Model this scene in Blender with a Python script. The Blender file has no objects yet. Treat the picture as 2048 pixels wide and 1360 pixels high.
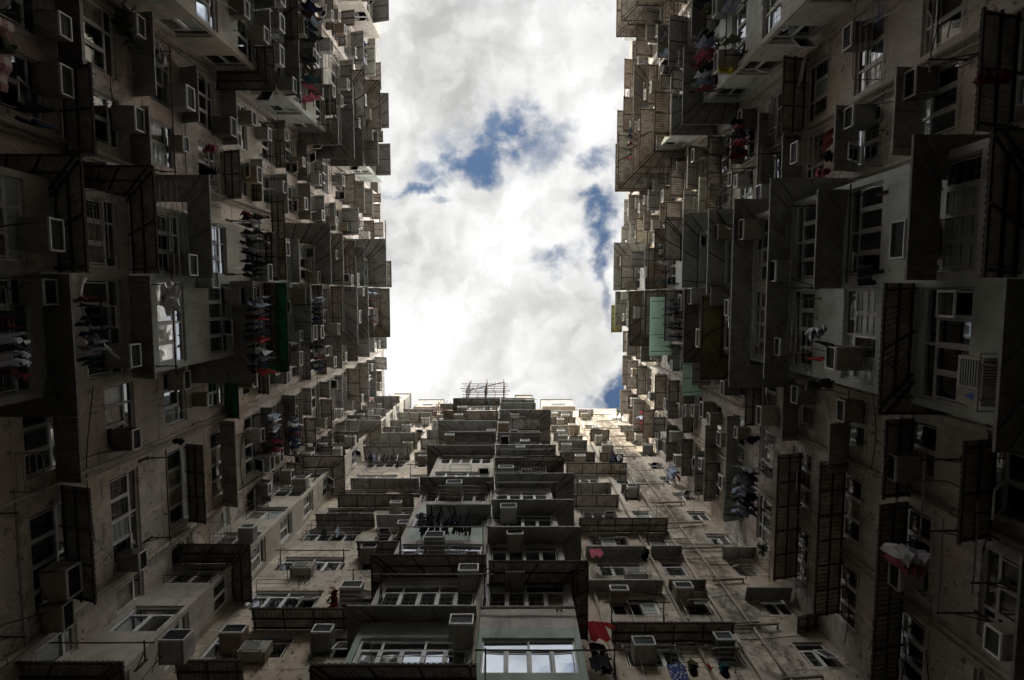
import bpy, math, random
from mathutils import Vector, Matrix, Euler
random.seed(11)
R_ = random.Random(5)
PI = math.pi
C = bpy.context.scene.collection
# ------------------------------------------------------------------ camera model (also used to read heights off the walls)
F, CX, CY = 1138.0, 1024.0, 680.0
TILT = math.radians(4.52)
EYE = Vector((0, 0, 1.6))
FWD = Vector((0, math.sin(TILT), math.cos(TILT)))
DWN = Vector((0, math.cos(TILT), -math.sin(TILT)))
def ray(px, py):
    return FWD + Vector((1, 0, 0)) * ((px - CX) / F) + DWN * ((py - CY) / F)
def proj(p):
    d = Vector(p) - EYE
    k = d.dot(FWD)
    if k < .1: return (-9999, -9999)
    return (CX + F * d.x / k, CY + F * d.dot(DWN) / k)
# ------------------------------------------------------------------ facades: recess plane distance, storey height, roof height
W = {'L': dict(D=11.8, h=2.8, roof=52.6, rot=-PI / 2, sg=-1, name='left tower', end='top'),
     'R': dict(D=10.1, h=2.75, roof=51.2, rot=PI / 2, sg=1, name='right tower', end='top'),
     'B': dict(D=11.0, h=2.75, roof=55.0, rot=PI, sg=-1, name='end wing', end='left')}
def P(w, u, o, z):
    D = W[w]['D']
    return Vector((-D + o, u, z)) if w == 'L' else Vector((D - o, u, z)) if w == 'R' else Vector((u, D - o, z))
def hit(w, px, py, o):
    """where the sight line meets the plane o metres in front of a facade -> (u, z)"""
    r = ray(px, py); D = W[w]['D'] - o
    k = D / abs(r.y if w == 'B' else r.x)
    p = EYE + r * k
    return (p.x if w == 'B' else p.y), p.z
def offs(w, p):
    x, y = proj(p)
    return 1024 - x if w == 'L' else x - 1024 if w == 'R' else y - 590
def inview(p, m=260):
    x, y = proj(p)
    return -m < x < 2048 + m and -m < y < 1360 + m
# ------------------------------------------------------------------ mesh collector
class MB:
    def __init__(s): s.v = []; s.f = []; s.m = []
    def add(s, vs, fs, m=0):
        b = len(s.v); s.v += [tuple(v) for v in vs]
        for f in fs: s.f.append([b + i for i in f]); s.m.append(m)
    def quad(s, a, b, c, d, m=0): s.add([a, b, c, d], [(0, 1, 2, 3)], m)
    def box(s, x0, x1, y0, y1, z0, z1, m=0):
        s.add([(x0, y0, z0), (x1, y0, z0), (x1, y1, z0), (x0, y1, z0), (x0, y0, z1), (x1, y0, z1), (x1, y1, z1), (x0, y1, z1)],
              [(0, 3, 2, 1), (4, 5, 6, 7), (0, 1, 5, 4), (1, 2, 6, 5), (2, 3, 7, 6), (3, 0, 4, 7)], m)
    def tube(s, pts, r, n=6, m=0, closed=False):
        pts = [Vector(p) for p in pts]; N = len(pts); b = len(s.v)
        for i, p in enumerate(pts):
            t = (pts[min(i + 1, N - 1)] - pts[max(i - 1, 0)]).normalized()
            a = t.orthogonal().normalized() if abs(t.z) < .9 else Vector((1, 0, 0))
            if abs(t.z) < .9: a = t.cross(Vector((0, 0, 1))).normalized()
            c = t.cross(a).normalized()
            for k in range(n):
                q = p + (a * math.cos(2 * PI * k / n) + c * math.sin(2 * PI * k / n)) * r
                s.v.append(tuple(q))
        for i in range(N - 1):
            for k in range(n):
                s.f.append([b + i * n + k, b + i * n + (k + 1) % n, b + (i + 1) * n + (k + 1) % n, b + (i + 1) * n + k]); s.m.append(m)
        s.f.append([b + k for k in range(n)][::-1]); s.m.append(m)
        s.f.append([b + (N - 1) * n + k for k in range(n)]); s.m.append(m)
    def bar(s, p, q, w, t, m=0):
        """square bar from p to q, w wide and t thick"""
        p, q = Vector(p), Vector(q); d = (q - p).normalized()
        a = d.cross(Vector((0, 0, 1)))
        a = a.normalized() * w / 2 if a.length > 1e-4 else Vector((w / 2, 0, 0))
        c = d.cross(a).normalized() * t / 2
        vs = [p + a + c, p - a + c, p - a - c, p + a - c, q + a + c, q - a + c, q - a - c, q + a - c]
        s.add(vs, [(0, 1, 2, 3), (7, 6, 5, 4), (0, 4, 5, 1), (1, 5, 6, 2), (2, 6, 7, 3), (3, 7, 4, 0)], m)
    def mesh(s, name, mats):
        me = bpy.data.meshes.new(name); me.from_pydata(s.v, [], s.f)
        for mt in mats: me.materials.append(mt)
        if len(mats) > 1: me.polygons.foreach_set('material_index', s.m)
        me.update(); return me
def link(name, me, parent=None, loc=None, rz=0, col=None):
    o = bpy.data.objects.new(name, me); C.objects.link(o)
    if parent is not None: o.parent = parent
    if loc is not None: o.location = loc
    if rz: o.rotation_euler = (0, 0, rz)
    if col is not None: o.color = (*col, 1)
    return o
def world_child(name, me, parent):
    o = link(name, me, parent); o.matrix_parent_inverse = Matrix.Translation(-parent.location); return o
def tag(o, label, cat, group=None, kind=None):
    if label: o['label'] = label
    if cat: o['category'] = cat
    if group: o['group'] = group
    if kind: o['kind'] = kind
    return o
ORD = 'zeroth first second third fourth fifth sixth seventh eighth ninth tenth eleventh twelfth thirteenth fourteenth fifteenth sixteenth seventeenth eighteenth nineteenth twentieth'.split()
def od(i): return ORD[i] if i < len(ORD) else '%dth' % i
# ------------------------------------------------------------------ materials
def nt(name):
    m = bpy.data.materials.new(name); m.use_nodes = True
    return m, m.node_tree.nodes, m.node_tree.links, m.node_tree.nodes['Principled BSDF']
def node(N, t, **k):
    n = N.new(t)
    for a, b in k.items():
        if a.startswith('i_'): n.inputs[int(a[2:])].default_value = b
        else: setattr(n, a, b)
    return n
def mixc(N, L, fac, a, b, mode='MIX'):
    n = N.new('ShaderNodeMix'); n.data_type = 'RGBA'; n.blend_type = mode
    for k, v in ((0, fac), (6, a), (7, b)):
        if hasattr(v, 'links') or hasattr(v, 'is_linked'): L.new(v, n.inputs[k])
        else: n.inputs[k].default_value = v
    return n.outputs[2]
def mapr(N, L, v, a, b, c=0., d=1., smooth=True):
    n = N.new('ShaderNodeMapRange'); n.interpolation_type = 'SMOOTHSTEP' if smooth else 'LINEAR'
    L.new(v, n.inputs[0]); n.inputs[1].default_value = a; n.inputs[2].default_value = b; n.inputs[3].default_value = c; n.inputs[4].default_value = d
    return n.outputs[0]
def math_(N, L, op, a, b=None):
    n = N.new('ShaderNodeMath'); n.operation = op
    for k, v in ((0, a), (1, b)):
        if v is None: continue
        if hasattr(v, 'is_linked'): L.new(v, n.inputs[k])
        else: n.inputs[k].default_value = v
    return n.outputs[0]
def noise(N, L, co, scale, detail=5, rough=.6, sx=None, dist=0.):
    if sx:
        mp = N.new('ShaderNodeMapping'); mp.inputs['Scale'].default_value = sx; L.new(co, mp.inputs[0]); co = mp.outputs[0]
    n = N.new('ShaderNodeTexNoise'); n.inputs['Scale'].default_value = scale; n.inputs['Detail'].default_value = detail
    n.inputs['Roughness'].default_value = rough; n.inputs['Distortion'].default_value = dist
    L.new(co, n.inputs['Vector']); return n.outputs['Fac']
def rgb(*c): return (*c, 1)
def weathered(name, c1, c2, rough=.8, metal=0., scale=1.2, streak=.5, speck=.3, objcol=False, rnd=0., bump=.15, bumpscale=30, rust=None, spec=.3, transl=0.):
    m, N, L, B = nt(name)
    co = N.new('ShaderNodeTexCoord').outputs['Object']
    n1 = noise(N, L, co, scale, 7, .65)
    col = mixc(N, L, mapr(N, L, n1, .3, .7), rgb(*c1), rgb(*c2))
    if objcol:
        oi = N.new('ShaderNodeObjectInfo'); col = mixc(N, L, 1., col, oi.outputs['Color'], 'MULTIPLY')
    if streak:
        n2 = noise(N, L, co, 1.0, 6, .7, (5.5, 5.5, .35))
        col = mixc(N, L, mapr(N, L, n2, .48, .78, 0, streak), col, rgb(.035, .03, .026))
    if speck:
        n3 = noise(N, L, co, 6.5, 8, .8)
        n4 = noise(N, L, co, .55, 3, .5)
        f = math_(N, L, 'MULTIPLY', mapr(N, L, n3, .56, .66), mapr(N, L, n4, .45, .62))
        col = mixc(N, L, math_(N, L, 'MULTIPLY', f, speck), col, rgb(.03, .026, .022))
    if rust:
        n5 = noise(N, L, co, 3.0, 8, .75)
        col = mixc(N, L, mapr(N, L, n5, .5, .68, 0, rust), col, rgb(.10, .042, .02))
    if rnd:
        oi = N.new('ShaderNodeObjectInfo')
        v = mapr(N, L, oi.outputs['Random'], 0, 1, 1 - rnd, 1 + rnd, False)
        cc = N.new('ShaderNodeCombineColor')
        for k in range(3): L.new(v, cc.inputs[k])
        col = mixc(N, L, 1., col, cc.outputs[0], 'MULTIPLY')
    L.new(col, B.inputs['Base Color']); B.inputs['Roughness'].default_value = rough; B.inputs['Metallic'].default_value = metal
    B.inputs['Specular IOR Level'].default_value = spec
    if bump:
        b = N.new('ShaderNodeBump'); b.inputs['Strength'].default_value = bump; b.inputs['Distance'].default_value = .03
        L.new(noise(N, L, co, bumpscale, 6, .7), b.inputs['Height']); L.new(b.outputs[0], B.inputs['Normal'])
    if transl:
        t = N.new('ShaderNodeBsdfTranslucent'); L.new(col, t.inputs[0]); x = N.new('ShaderNodeMixShader'); x.inputs[0].default_value = transl
        L.new(B.outputs[0], x.inputs[1]); L.new(t.outputs[0], x.inputs[2]); L.new(x.outputs[0], N['Material Output'].inputs[0])
    return m
M = {}
def wall_mat(name, c1, c2, mold=None):
    m, N, L, B = nt(name)
    co = N.new('ShaderNodeTexCoord').outputs['Object']
    sp = N.new('ShaderNodeSeparateXYZ'); L.new(co, sp.inputs[0])
    col = mixc(N, L, mapr(N, L, noise(N, L, co, .45, 7, .6), .32, .68), rgb(*c1), rgb(*c2))
    col = mixc(N, L, mapr(N, L, noise(N, L, co, 2.6, 8, .7), .35, .75, 0, .35), col, rgb(c2[0] * .55, c2[1] * .52, c2[2] * .5))
    ax = mold is not None
    cv = N.new('ShaderNodeCombineXYZ'); L.new(math_(N, L, 'FLOOR', math_(N, L, 'DIVIDE', math_(N, L, 'ADD', sp.outputs[2], mapr(N, L, noise(N, L, co, 1.4, 5), 0, 1, -.3, .3, False)), 2.775)), cv.inputs[0])
    L.new(math_(N, L, 'FLOOR', math_(N, L, 'DIVIDE', math_(N, L, 'ADD', sp.outputs[0 if ax else 1], mapr(N, L, noise(N, L, co, 1.9, 5), 0, 1, -.25, .25, False)), 3.1)), cv.inputs[1])
    wn = N.new('ShaderNodeTexWhiteNoise'); wn.noise_dimensions = '3D'; L.new(cv.outputs[0], wn.inputs[0])
    rp_ = N.new('ShaderNodeValToRGB'); rp_.color_ramp.interpolation = 'CONSTANT'; L.new(wn.outputs[0], rp_.inputs[0])
    tints = [(1, 1, 1), (.86, .86, .85), (1.08, 1.05, 1.0), (.92, .95, .93), (1.02, .95, .90), (.78, .77, .75)]
    while len(rp_.color_ramp.elements) < 6: rp_.color_ramp.elements.new(.5)
    for i_, t_ in enumerate(tints): rp_.color_ramp.elements[i_].position = i_ / 6; rp_.color_ramp.elements[i_].color = rgb(*t_)
    col = mixc(N, L, 1., col, rp_.outputs[0], 'MULTIPLY')
    # water streaks
    st = noise(N, L, co, 1., 5, .6, (2.2, 2.2, .42), .6)
    big = noise(N, L, co, .33, 4, .6)
    f = math_(N, L, 'MULTIPLY', mapr(N, L, st, .5, .8), mapr(N, L, big, .42, .62, .05, 1.))
    col = mixc(N, L, math_(N, L, 'MULTIPLY', f, .8), col, rgb(.09, .072, .055))
    mo = N.new('ShaderNodeMath'); mo.operation = 'MODULO'; L.new(math_(N, L, 'ADD', sp.outputs[2], mapr(N, L, noise(N, L, co, .7, 3), 0, 1, -.12, .12, False)), mo.inputs[0]); mo.inputs[1].default_value = 2.775
    jl = mapr(N, L, math_(N, L, 'ABSOLUTE', math_(N, L, 'SUBTRACT', mo.outputs[0], .9)), .0, .06, .65, 0.)
    col = mixc(N, L, math_(N, L, 'MULTIPLY', jl, mapr(N, L, noise(N, L, co, 1.1, 6, .7), .4, .6)), col, rgb(.10, .082, .065))
    drip = noise(N, L, co, 1., 4, .55, (7., 7., .22))
    col = mixc(N, L, math_(N, L, 'MULTIPLY', mapr(N, L, drip, .60, .75), mapr(N, L, mo.outputs[0], .2, 2.4, .75, 0.)), col, rgb(.07, .058, .045))
    pt_ = noise(N, L, co, .8, 6, .62, None, 1.2)
    col = mixc(N, L, mapr(N, L, pt_, .54, .57, 0, .5), col, rgb(c1[0] * 1.18, c1[1] * 1.17, c1[2] * 1.15))
    # flaked spots
    n3 = noise(N, L, co, 4.2, 9, .82); n4 = noise(N, L, co, .42, 4, .6)
    f = math_(N, L, 'MULTIPLY', mapr(N, L, n3, .535, .60), mapr(N, L, n4, .44, .56))
    col = mixc(N, L, math_(N, L, 'MULTIPLY', f, .9), col, rgb(.05, .04, .032))
    if mold:
        a, b = mold
        w = math_(N, L, 'ADD', sp.outputs[0], mapr(N, L, noise(N, L, co, 1.1, 7, .75), 0, 1, -1.0, 1.0, False))
        f = math_(N, L, 'MULTIPLY', mapr(N, L, w, a - .25, a + .35), mapr(N, L, w, b - .35, b + .25, 1., 0.))
        f = math_(N, L, 'MULTIPLY', f, mapr(N, L, noise(N, L, co, 1.3, 9, .8, (1.5, 1.5, .8), .8), .38, .58, .05, .75))
        col = mixc(N, L, f, col, rgb(.045, .038, .026))
    L.new(col, B.inputs['Base Color']); B.inputs['Roughness'].default_value = .9; B.inputs['Specular IOR Level'].default_value = .2
    b = N.new('ShaderNodeBump'); b.inputs['Strength'].default_value = .35; b.inputs['Distance'].default_value = .04
    L.new(noise(N, L, co, 9, 9, .75), b.inputs['Height']); L.new(b.outputs[0], B.inputs['Normal'])
    return m
def bay_mat(name, axis, h, ph, cols, split):
    """every storey and half of a bay is painted by another household"""
    m, N, L, B = nt(name)
    co = N.new('ShaderNodeTexCoord').outputs['Object']
    sp = N.new('ShaderNodeSeparateXYZ'); L.new(co, sp.inputs[0])
    zi = math_(N, L, 'FLOOR', math_(N, L, 'DIVIDE', math_(N, L, 'SUBTRACT', sp.outputs[2], 1.6 + ph * h - .95), h))
    ui = math_(N, L, 'FLOOR', math_(N, L, 'DIVIDE', math_(N, L, 'SUBTRACT', sp.outputs[axis], split), 2.9))
    cv = N.new('ShaderNodeCombineXYZ'); L.new(zi, cv.inputs[0]); L.new(ui, cv.inputs[1])
    wn = N.new('ShaderNodeTexWhiteNoise'); wn.noise_dimensions = '3D'; L.new(cv.outputs[0], wn.inputs[0])
    r = N.new('ShaderNodeValToRGB'); r.color_ramp.interpolation = 'CONSTANT'
    while len(r.color_ramp.elements) < len(cols): r.color_ramp.elements.new(.5)
    for i, c in enumerate(cols):
        r.color_ramp.elements[i].position = i / len(cols); r.color_ramp.elements[i].color = rgb(*c)
    L.new(wn.outputs[0], r.inputs[0]); col = r.outputs[0]
    col = mixc(N, L, mapr(N, L, noise(N, L, co, 1.3, 8, .7), .35, .7, 0, .45), col, rgb(.16, .145, .12))
    st = noise(N, L, co, 1., 5, .6, (3., 3., .5), .5)
    col = mixc(N, L, mapr(N, L, st, .52, .8, 0, .6), col, rgb(.09, .078, .062))
    n3 = noise(N, L, co, 5, 9, .8)
    col = mixc(N, L, mapr(N, L, n3, .6, .66, 0, .6), col, rgb(.06, .05, .04))
    L.new(col, B.inputs['Base Color']); B.inputs['Roughness'].default_value = .85; B.inputs['Specular IOR Level'].default_value = .25
    b = N.new('ShaderNodeBump'); b.inputs['Strength'].default_value = .25; b.inputs['Distance'].default_value = .03
    L.new(noise(N, L, co, 12, 8, .7), b.inputs['Height']); L.new(b.outputs[0], B.inputs['Normal'])
    return m
M['wallL'] = wall_mat('plaster_left', (.70, .625, .575), (.53, .475, .43))
M['wallR'] = wall_mat('plaster_right', (.63, .585, .545), (.475, .445, .415))
M['wallB'] = wall_mat('plaster_end', (.62, .56, .475), (.50, .445, .375), (7.3, 8.7))
cols = [(.56, .535, .47), (.52, .47, .41), (.58, .58, .54), (.50, .535, .50), (.60, .56, .48), (.48, .44, .38)]
M['bayL'] = bay_mat('bay_paint_left', 1, 2.8, .82, cols, -.54)
M['bayR'] = bay_mat('bay_paint_right', 1, 2.75, .82, [(.64, .69, .66), (.70, .72, .69), (.60, .66, .62), (.65, .625, .58), (.74, .745, .715)], -.3)
M['bayB'] = bay_mat('bay_paint_end', 0, 2.75, .56, [(.47, .56, .51), (.58, .55, .49), (.60, .585, .545), (.57, .57, .54), (.55, .51, .45)], -.9)
M['bayC'] = bay_mat('bay_paint_corner', 0, 2.75, .67, [(.56, .52, .44), (.60, .56, .485), (.53, .49, .42)], -30)
M['alu'] = weathered('aluminium_frame', (.78, .78, .77), (.62, .62, .61), .45, .0, 3, .25, .2, rnd=.25, bump=0)
M['glass'], N, L, B = nt('window_glass')
co = N.new('ShaderNodeTexCoord').outputs['Object']; oi = N.new('ShaderNodeObjectInfo')
n_ = noise(N, L, co, 1.4, 3, .5)
col = mixc(N, L, mapr(N, L, n_, .5, .62), rgb(.014, .017, .017), rgb(.07, .072, .068))
L.new(col, B.inputs['Base Color']); B.inputs['Roughness'].default_value = .035; B.inputs['IOR'].default_value = 2.6
b = N.new('ShaderNodeBump'); b.inputs['Strength'].default_value = .06; b.inputs['Distance'].default_value = .05
L.new(noise(N, L, co, 2.2, 2, .4), b.inputs['Height']); L.new(b.outputs[0], B.inputs['Normal'])
M['film'], N, L, B = nt('mirror_film_glass')
co = N.new('ShaderNodeTexCoord').outputs['Object']
B.inputs['Base Color'].default_value = rgb(.42, .46, .51); B.inputs['Metallic'].default_value = 1.; B.inputs['Roughness'].default_value = .04
b = N.new('ShaderNodeBump'); b.inputs['Strength'].default_value = .07; b.inputs['Distance'].default_value = .05
L.new(noise(N, L, co, 1.8, 2, .4), b.inputs['Height']); L.new(b.outputs[0], B.inputs['Normal'])
M['frost'] = weathered('frosted_glass', (.60, .65, .63), (.42, .46, .44), .25, 0, 1.5, .2, .1, bump=0, spec=.6)
M['curtain'] = weathered('curtain_behind_glass', (.42, .37, .30), (.14, .125, .11), .12, 0, 3, .5, 0, bump=0, spec=.9)
M['grille'] = weathered('security_bars', (.30, .30, .29), (.2, .2, .19), .5, 0, 4, 0, .2, bump=0)
M['ac'] = weathered('ac_casing', (1., 1., 1.), (.72, .70, .66), .55, 0, 2.5, .55, .5, objcol=True, bump=.05, rust=.35)
M['fins'], N, L, B = nt('ac_fins')
co = N.new('ShaderNodeTexCoord').outputs['Object']
wv = N.new('ShaderNodeTexWave'); wv.inputs['Scale'].default_value = 14; wv.bands_direction = 'X'; L.new(co, wv.inputs[0])
oi = N.new('ShaderNodeObjectInfo')
base = mixc(N, L, oi.outputs['Random'], rgb(.05, .075, .08), rgb(.10, .13, .135))
L.new(mixc(N, L, mapr(N, L, wv.outputs['Fac'], .2, .8, 0, .65), base, rgb(.015, .018, .02)), B.inputs['Base Color'])
B.inputs['Roughness'].default_value = .5; B.inputs['Metallic'].default_value = .2
M['lip'] = weathered('ac_lip', (.86, .86, .84), (.72, .71, .68), .5, 0, 4, .2, .2, bump=0, rnd=.2)
M['sheet'] = weathered('sheet_metal', (1., 1., 1.), (.58, .57, .55), .6, .0, 1.3, .55, .7, objcol=True, bump=.04, rust=.16, spec=.35, transl=.05)
M['corr'] = weathered('corrugated_sheet', (1., 1., 1.), (.5, .48, .45), .75, .0, 1.6, .55, .7, objcol=True, bump=.04, rust=.5, transl=.10)
M['mint'] = weathered('mint_sheet', (1., 1., 1.), (.85, .85, .85), .6, .0, 1.1, .2, .1, objcol=True, bump=.04, transl=.55)
M['steel'] = weathered('rusty_steel', (.060, .048, .040), (.035, .028, .024), .8, .1, 3, 0, .3, bump=.1, rust=.5)
M['galv'] = weathered('galvanised_steel', (.33, .33, .31), (.22, .21, .19), .5, .3, 4, .2, .3, bump=0, rnd=.3)
M['pipe'] = weathered('drain_pipe', (.42, .38, .32), (.30, .26, .21), .6, 0, 1.5, .5, .5, bump=.05, rnd=.25, rust=.2)
M['cloth'] = weathered('laundry_cloth', (1., 1., 1.), (.75, .75, .77), .95, 0, 2.2, 0, 0, objcol=True, bump=.1, bumpscale=18, spec=.1)
M['roofm'] = weathered('roof_concrete', (.30, .28, .25), (.2, .185, .165), .9, 0, .8, .4, .5)
M['bamboo'] = weathered('bamboo', (.10, .062, .04), (.055, .035, .024), .7, 0, 3, 0, .4, bump=.05)
M['leaf'] = weathered('leaf', (.05, .085, .028), (.028, .05, .016), .6, 0, 8, 0, 0, bump=0)
M['plastic'], N, L, B = nt('clear_plastic_bag')
B.inputs['Base Color'].default_value = rgb(.62, .62, .60); B.inputs['Roughness'].default_value = .18; B.inputs['IOR'].default_value = 1.6
M['ground'] = weathered('courtyard_asphalt', (.07, .066, .06), (.045, .043, .04), .9, 0, .5, 0, .5, bump=.2)
M['blue'] = weathered('blue_mark', (.05, .12, .42), (.04, .1, .36), .5, bump=0, streak=0, speck=0)
# printed cloths
def check_cloth():
    m, N, L, B = nt('checked_cotton')
    co = N.new('ShaderNodeTexCoord').outputs['Object']; sp = N.new('ShaderNodeSeparateXYZ'); L.new(co, sp.inputs[0])
    f = []
    for k in (0, 2):
        s = math_(N, L, 'SINE', math_(N, L, 'MULTIPLY', sp.outputs[k], 17.))
        f.append(mapr(N, L, s, -.15, .15))
    s = math_(N, L, 'MULTIPLY', math_(N, L, 'ADD', f[0], f[1]), .5)
    r = N.new('ShaderNodeValToRGB'); L.new(s, r.inputs[0])
    r.color_ramp.elements[0].color = rgb(.52, .44, .40); r.color_ramp.elements[1].color = rgb(.20, .07, .085)
    e = r.color_ramp.elements.new(.5); e.color = rgb(.36, .2, .2)
    L.new(r.outputs[0], B.inputs['Base Color']); B.inputs['Roughness'].default_value = .95
    return m
def print_cloth(name, base, spot, scale):
    m, N, L, B = nt(name)
    co = N.new('ShaderNodeTexCoord').outputs['Object']
    v = N.new('ShaderNodeTexVoronoi'); v.inputs['Scale'].default_value = scale; L.new(co, v.inputs['Vector'])
    L.new(mixc(N, L, mapr(N, L, v.outputs['Distance'], .25, .45), rgb(*spot), rgb(*base)), B.inputs['Base Color']); B.inputs['Roughness'].default_value = .95
    return m
M['check'] = check_cloth()
M['floral'] = print_cloth('floral_cloth', (.03, .05, .16), (.45, .45, .5), 11)
# ------------------------------------------------------------------ buildings
def building(w, label):
    base = {'L': (-14, -6, 0), 'R': (12.5, -6, 0), 'B': (0, 15, 0)}[w]
    o = bpy.data.objects.new('apartment_tower' if w != 'B' else 'apartment_wing', None); C.objects.link(o); o.location = base
    tag(o, label, 'building'); return o
BLD = {'L': building('L', 'weathered beige apartment tower along the left side, carrying green corrugated awnings'),
       'R': building('R', 'weathered grey apartment tower along the right side, carrying mint green awnings'),
       'B': building('B', 'crowded apartment wing closing the courtyard end, with bamboo scaffolding on its roof')}
def wall_grid(mb, org, A, Nn, a0, a1, z0, z1, opens, reveal=.16):
    """wall in the plane org + a*A + z*Z with window openings (a0,a1,z0,z1) and their reveals"""
    A, Nn, org = Vector(A), Vector(Nn), Vector(org)
    As = sorted({round(x, 4) for x in [a0, a1] + [q for o in opens for q in o[:2]] if a0 <= x <= a1})
    Zs = sorted({round(x, 4) for x in [z0, z1] + [q for o in opens for q in o[2:4]] if z0 <= x <= z1})
    pt = lambda a, z, d=0: org + A * a + Vector((0, 0, z)) + Nn * d
    flip = A.cross(Vector((0, 0, 1))).dot(Nn) < 0
    def q(*p): mb.quad(*(p[::-1] if flip else p))
    for i in range(len(As) - 1):
        am = (As[i] + As[i + 1]) / 2
        ops = [o for o in opens if o[0] < am < o[1]]
        run = None
        for j in range(len(Zs) - 1):
            zm = (Zs[j] + Zs[j + 1]) / 2
            if any(o[2] < zm < o[3] for o in ops):
                continue
            q(pt(As[i], Zs[j]), pt(As[i + 1], Zs[j]), pt(As[i + 1], Zs[j + 1]), pt(As[i], Zs[j + 1]))
    for (b0, b1, y0, y1) in opens:
        r = -reveal
        q(pt(b0, y1), pt(b1, y1), pt(b1, y1, r), pt(b0, y1, r))
        q(pt(b1, y0), pt(b0, y0), pt(b0, y0, r), pt(b1, y0, r))
        q(pt(b0, y0), pt(b0, y1), pt(b0, y1, r), pt(b0, y0, r))
        q(pt(b1, y1), pt(b1, y0), pt(b1, y0, r), pt(b1, y1, r))
WIN = []       # (w, u, out, z, width, height, rotz, face) of every window
COLS = []      # flats: (w, u0, u1, out, phase, hip0, hip1, ztop)
LAY = {
 'L': dict(bays=[(-2.55, 2.2, -.54), (-13.5, -8.86, -11.2), (-24.4, -19.75, -22)], bo=1.65, pr=.82, pb=.82, btop=47.2, ends=(-31, 11.0),
           rec=[(2.65, 4.5), (5.4, 8.1), (8.75, 9.6), (-5.8, -4.35), (-8.3, -6.4), (-15.9, -14.2), (-18.9, -17.0), (-26.5, -25.0), (-29.5, -27.6)], wh=1.28),
 'R': dict(bays=[(-2.8, 2.3, -.3), (-13.3, -8.5, -10.9), (-24.2, -19.4, -21.8)], bo=1.6, pr=.84, pb=.82, btop=46.8, ends=(-31, 11.0),
           rec=[(3.1, 4.5), (5.35, 7.35), (8.1, 10.0), (-5.4, -3.75), (-7.7, -5.85), (-15.8, -14.1), (-18.8, -17.0), (-26.3, -24.9), (-29.5, -27.5)], wh=1.28),
 'B': dict(bays=[(-4.0, 1.75, -.9)], bo=2.27, pr=.85, pb=.56, btop=47.6, ends=(-11.8, 10.1),
           rec=[(3.45, 5.2), (6.1, 7.0), (8.9, 9.85), (-9.55, -7.0, 1.0), (-6.2, -4.9, 1.0)], wh=1.2)}
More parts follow.
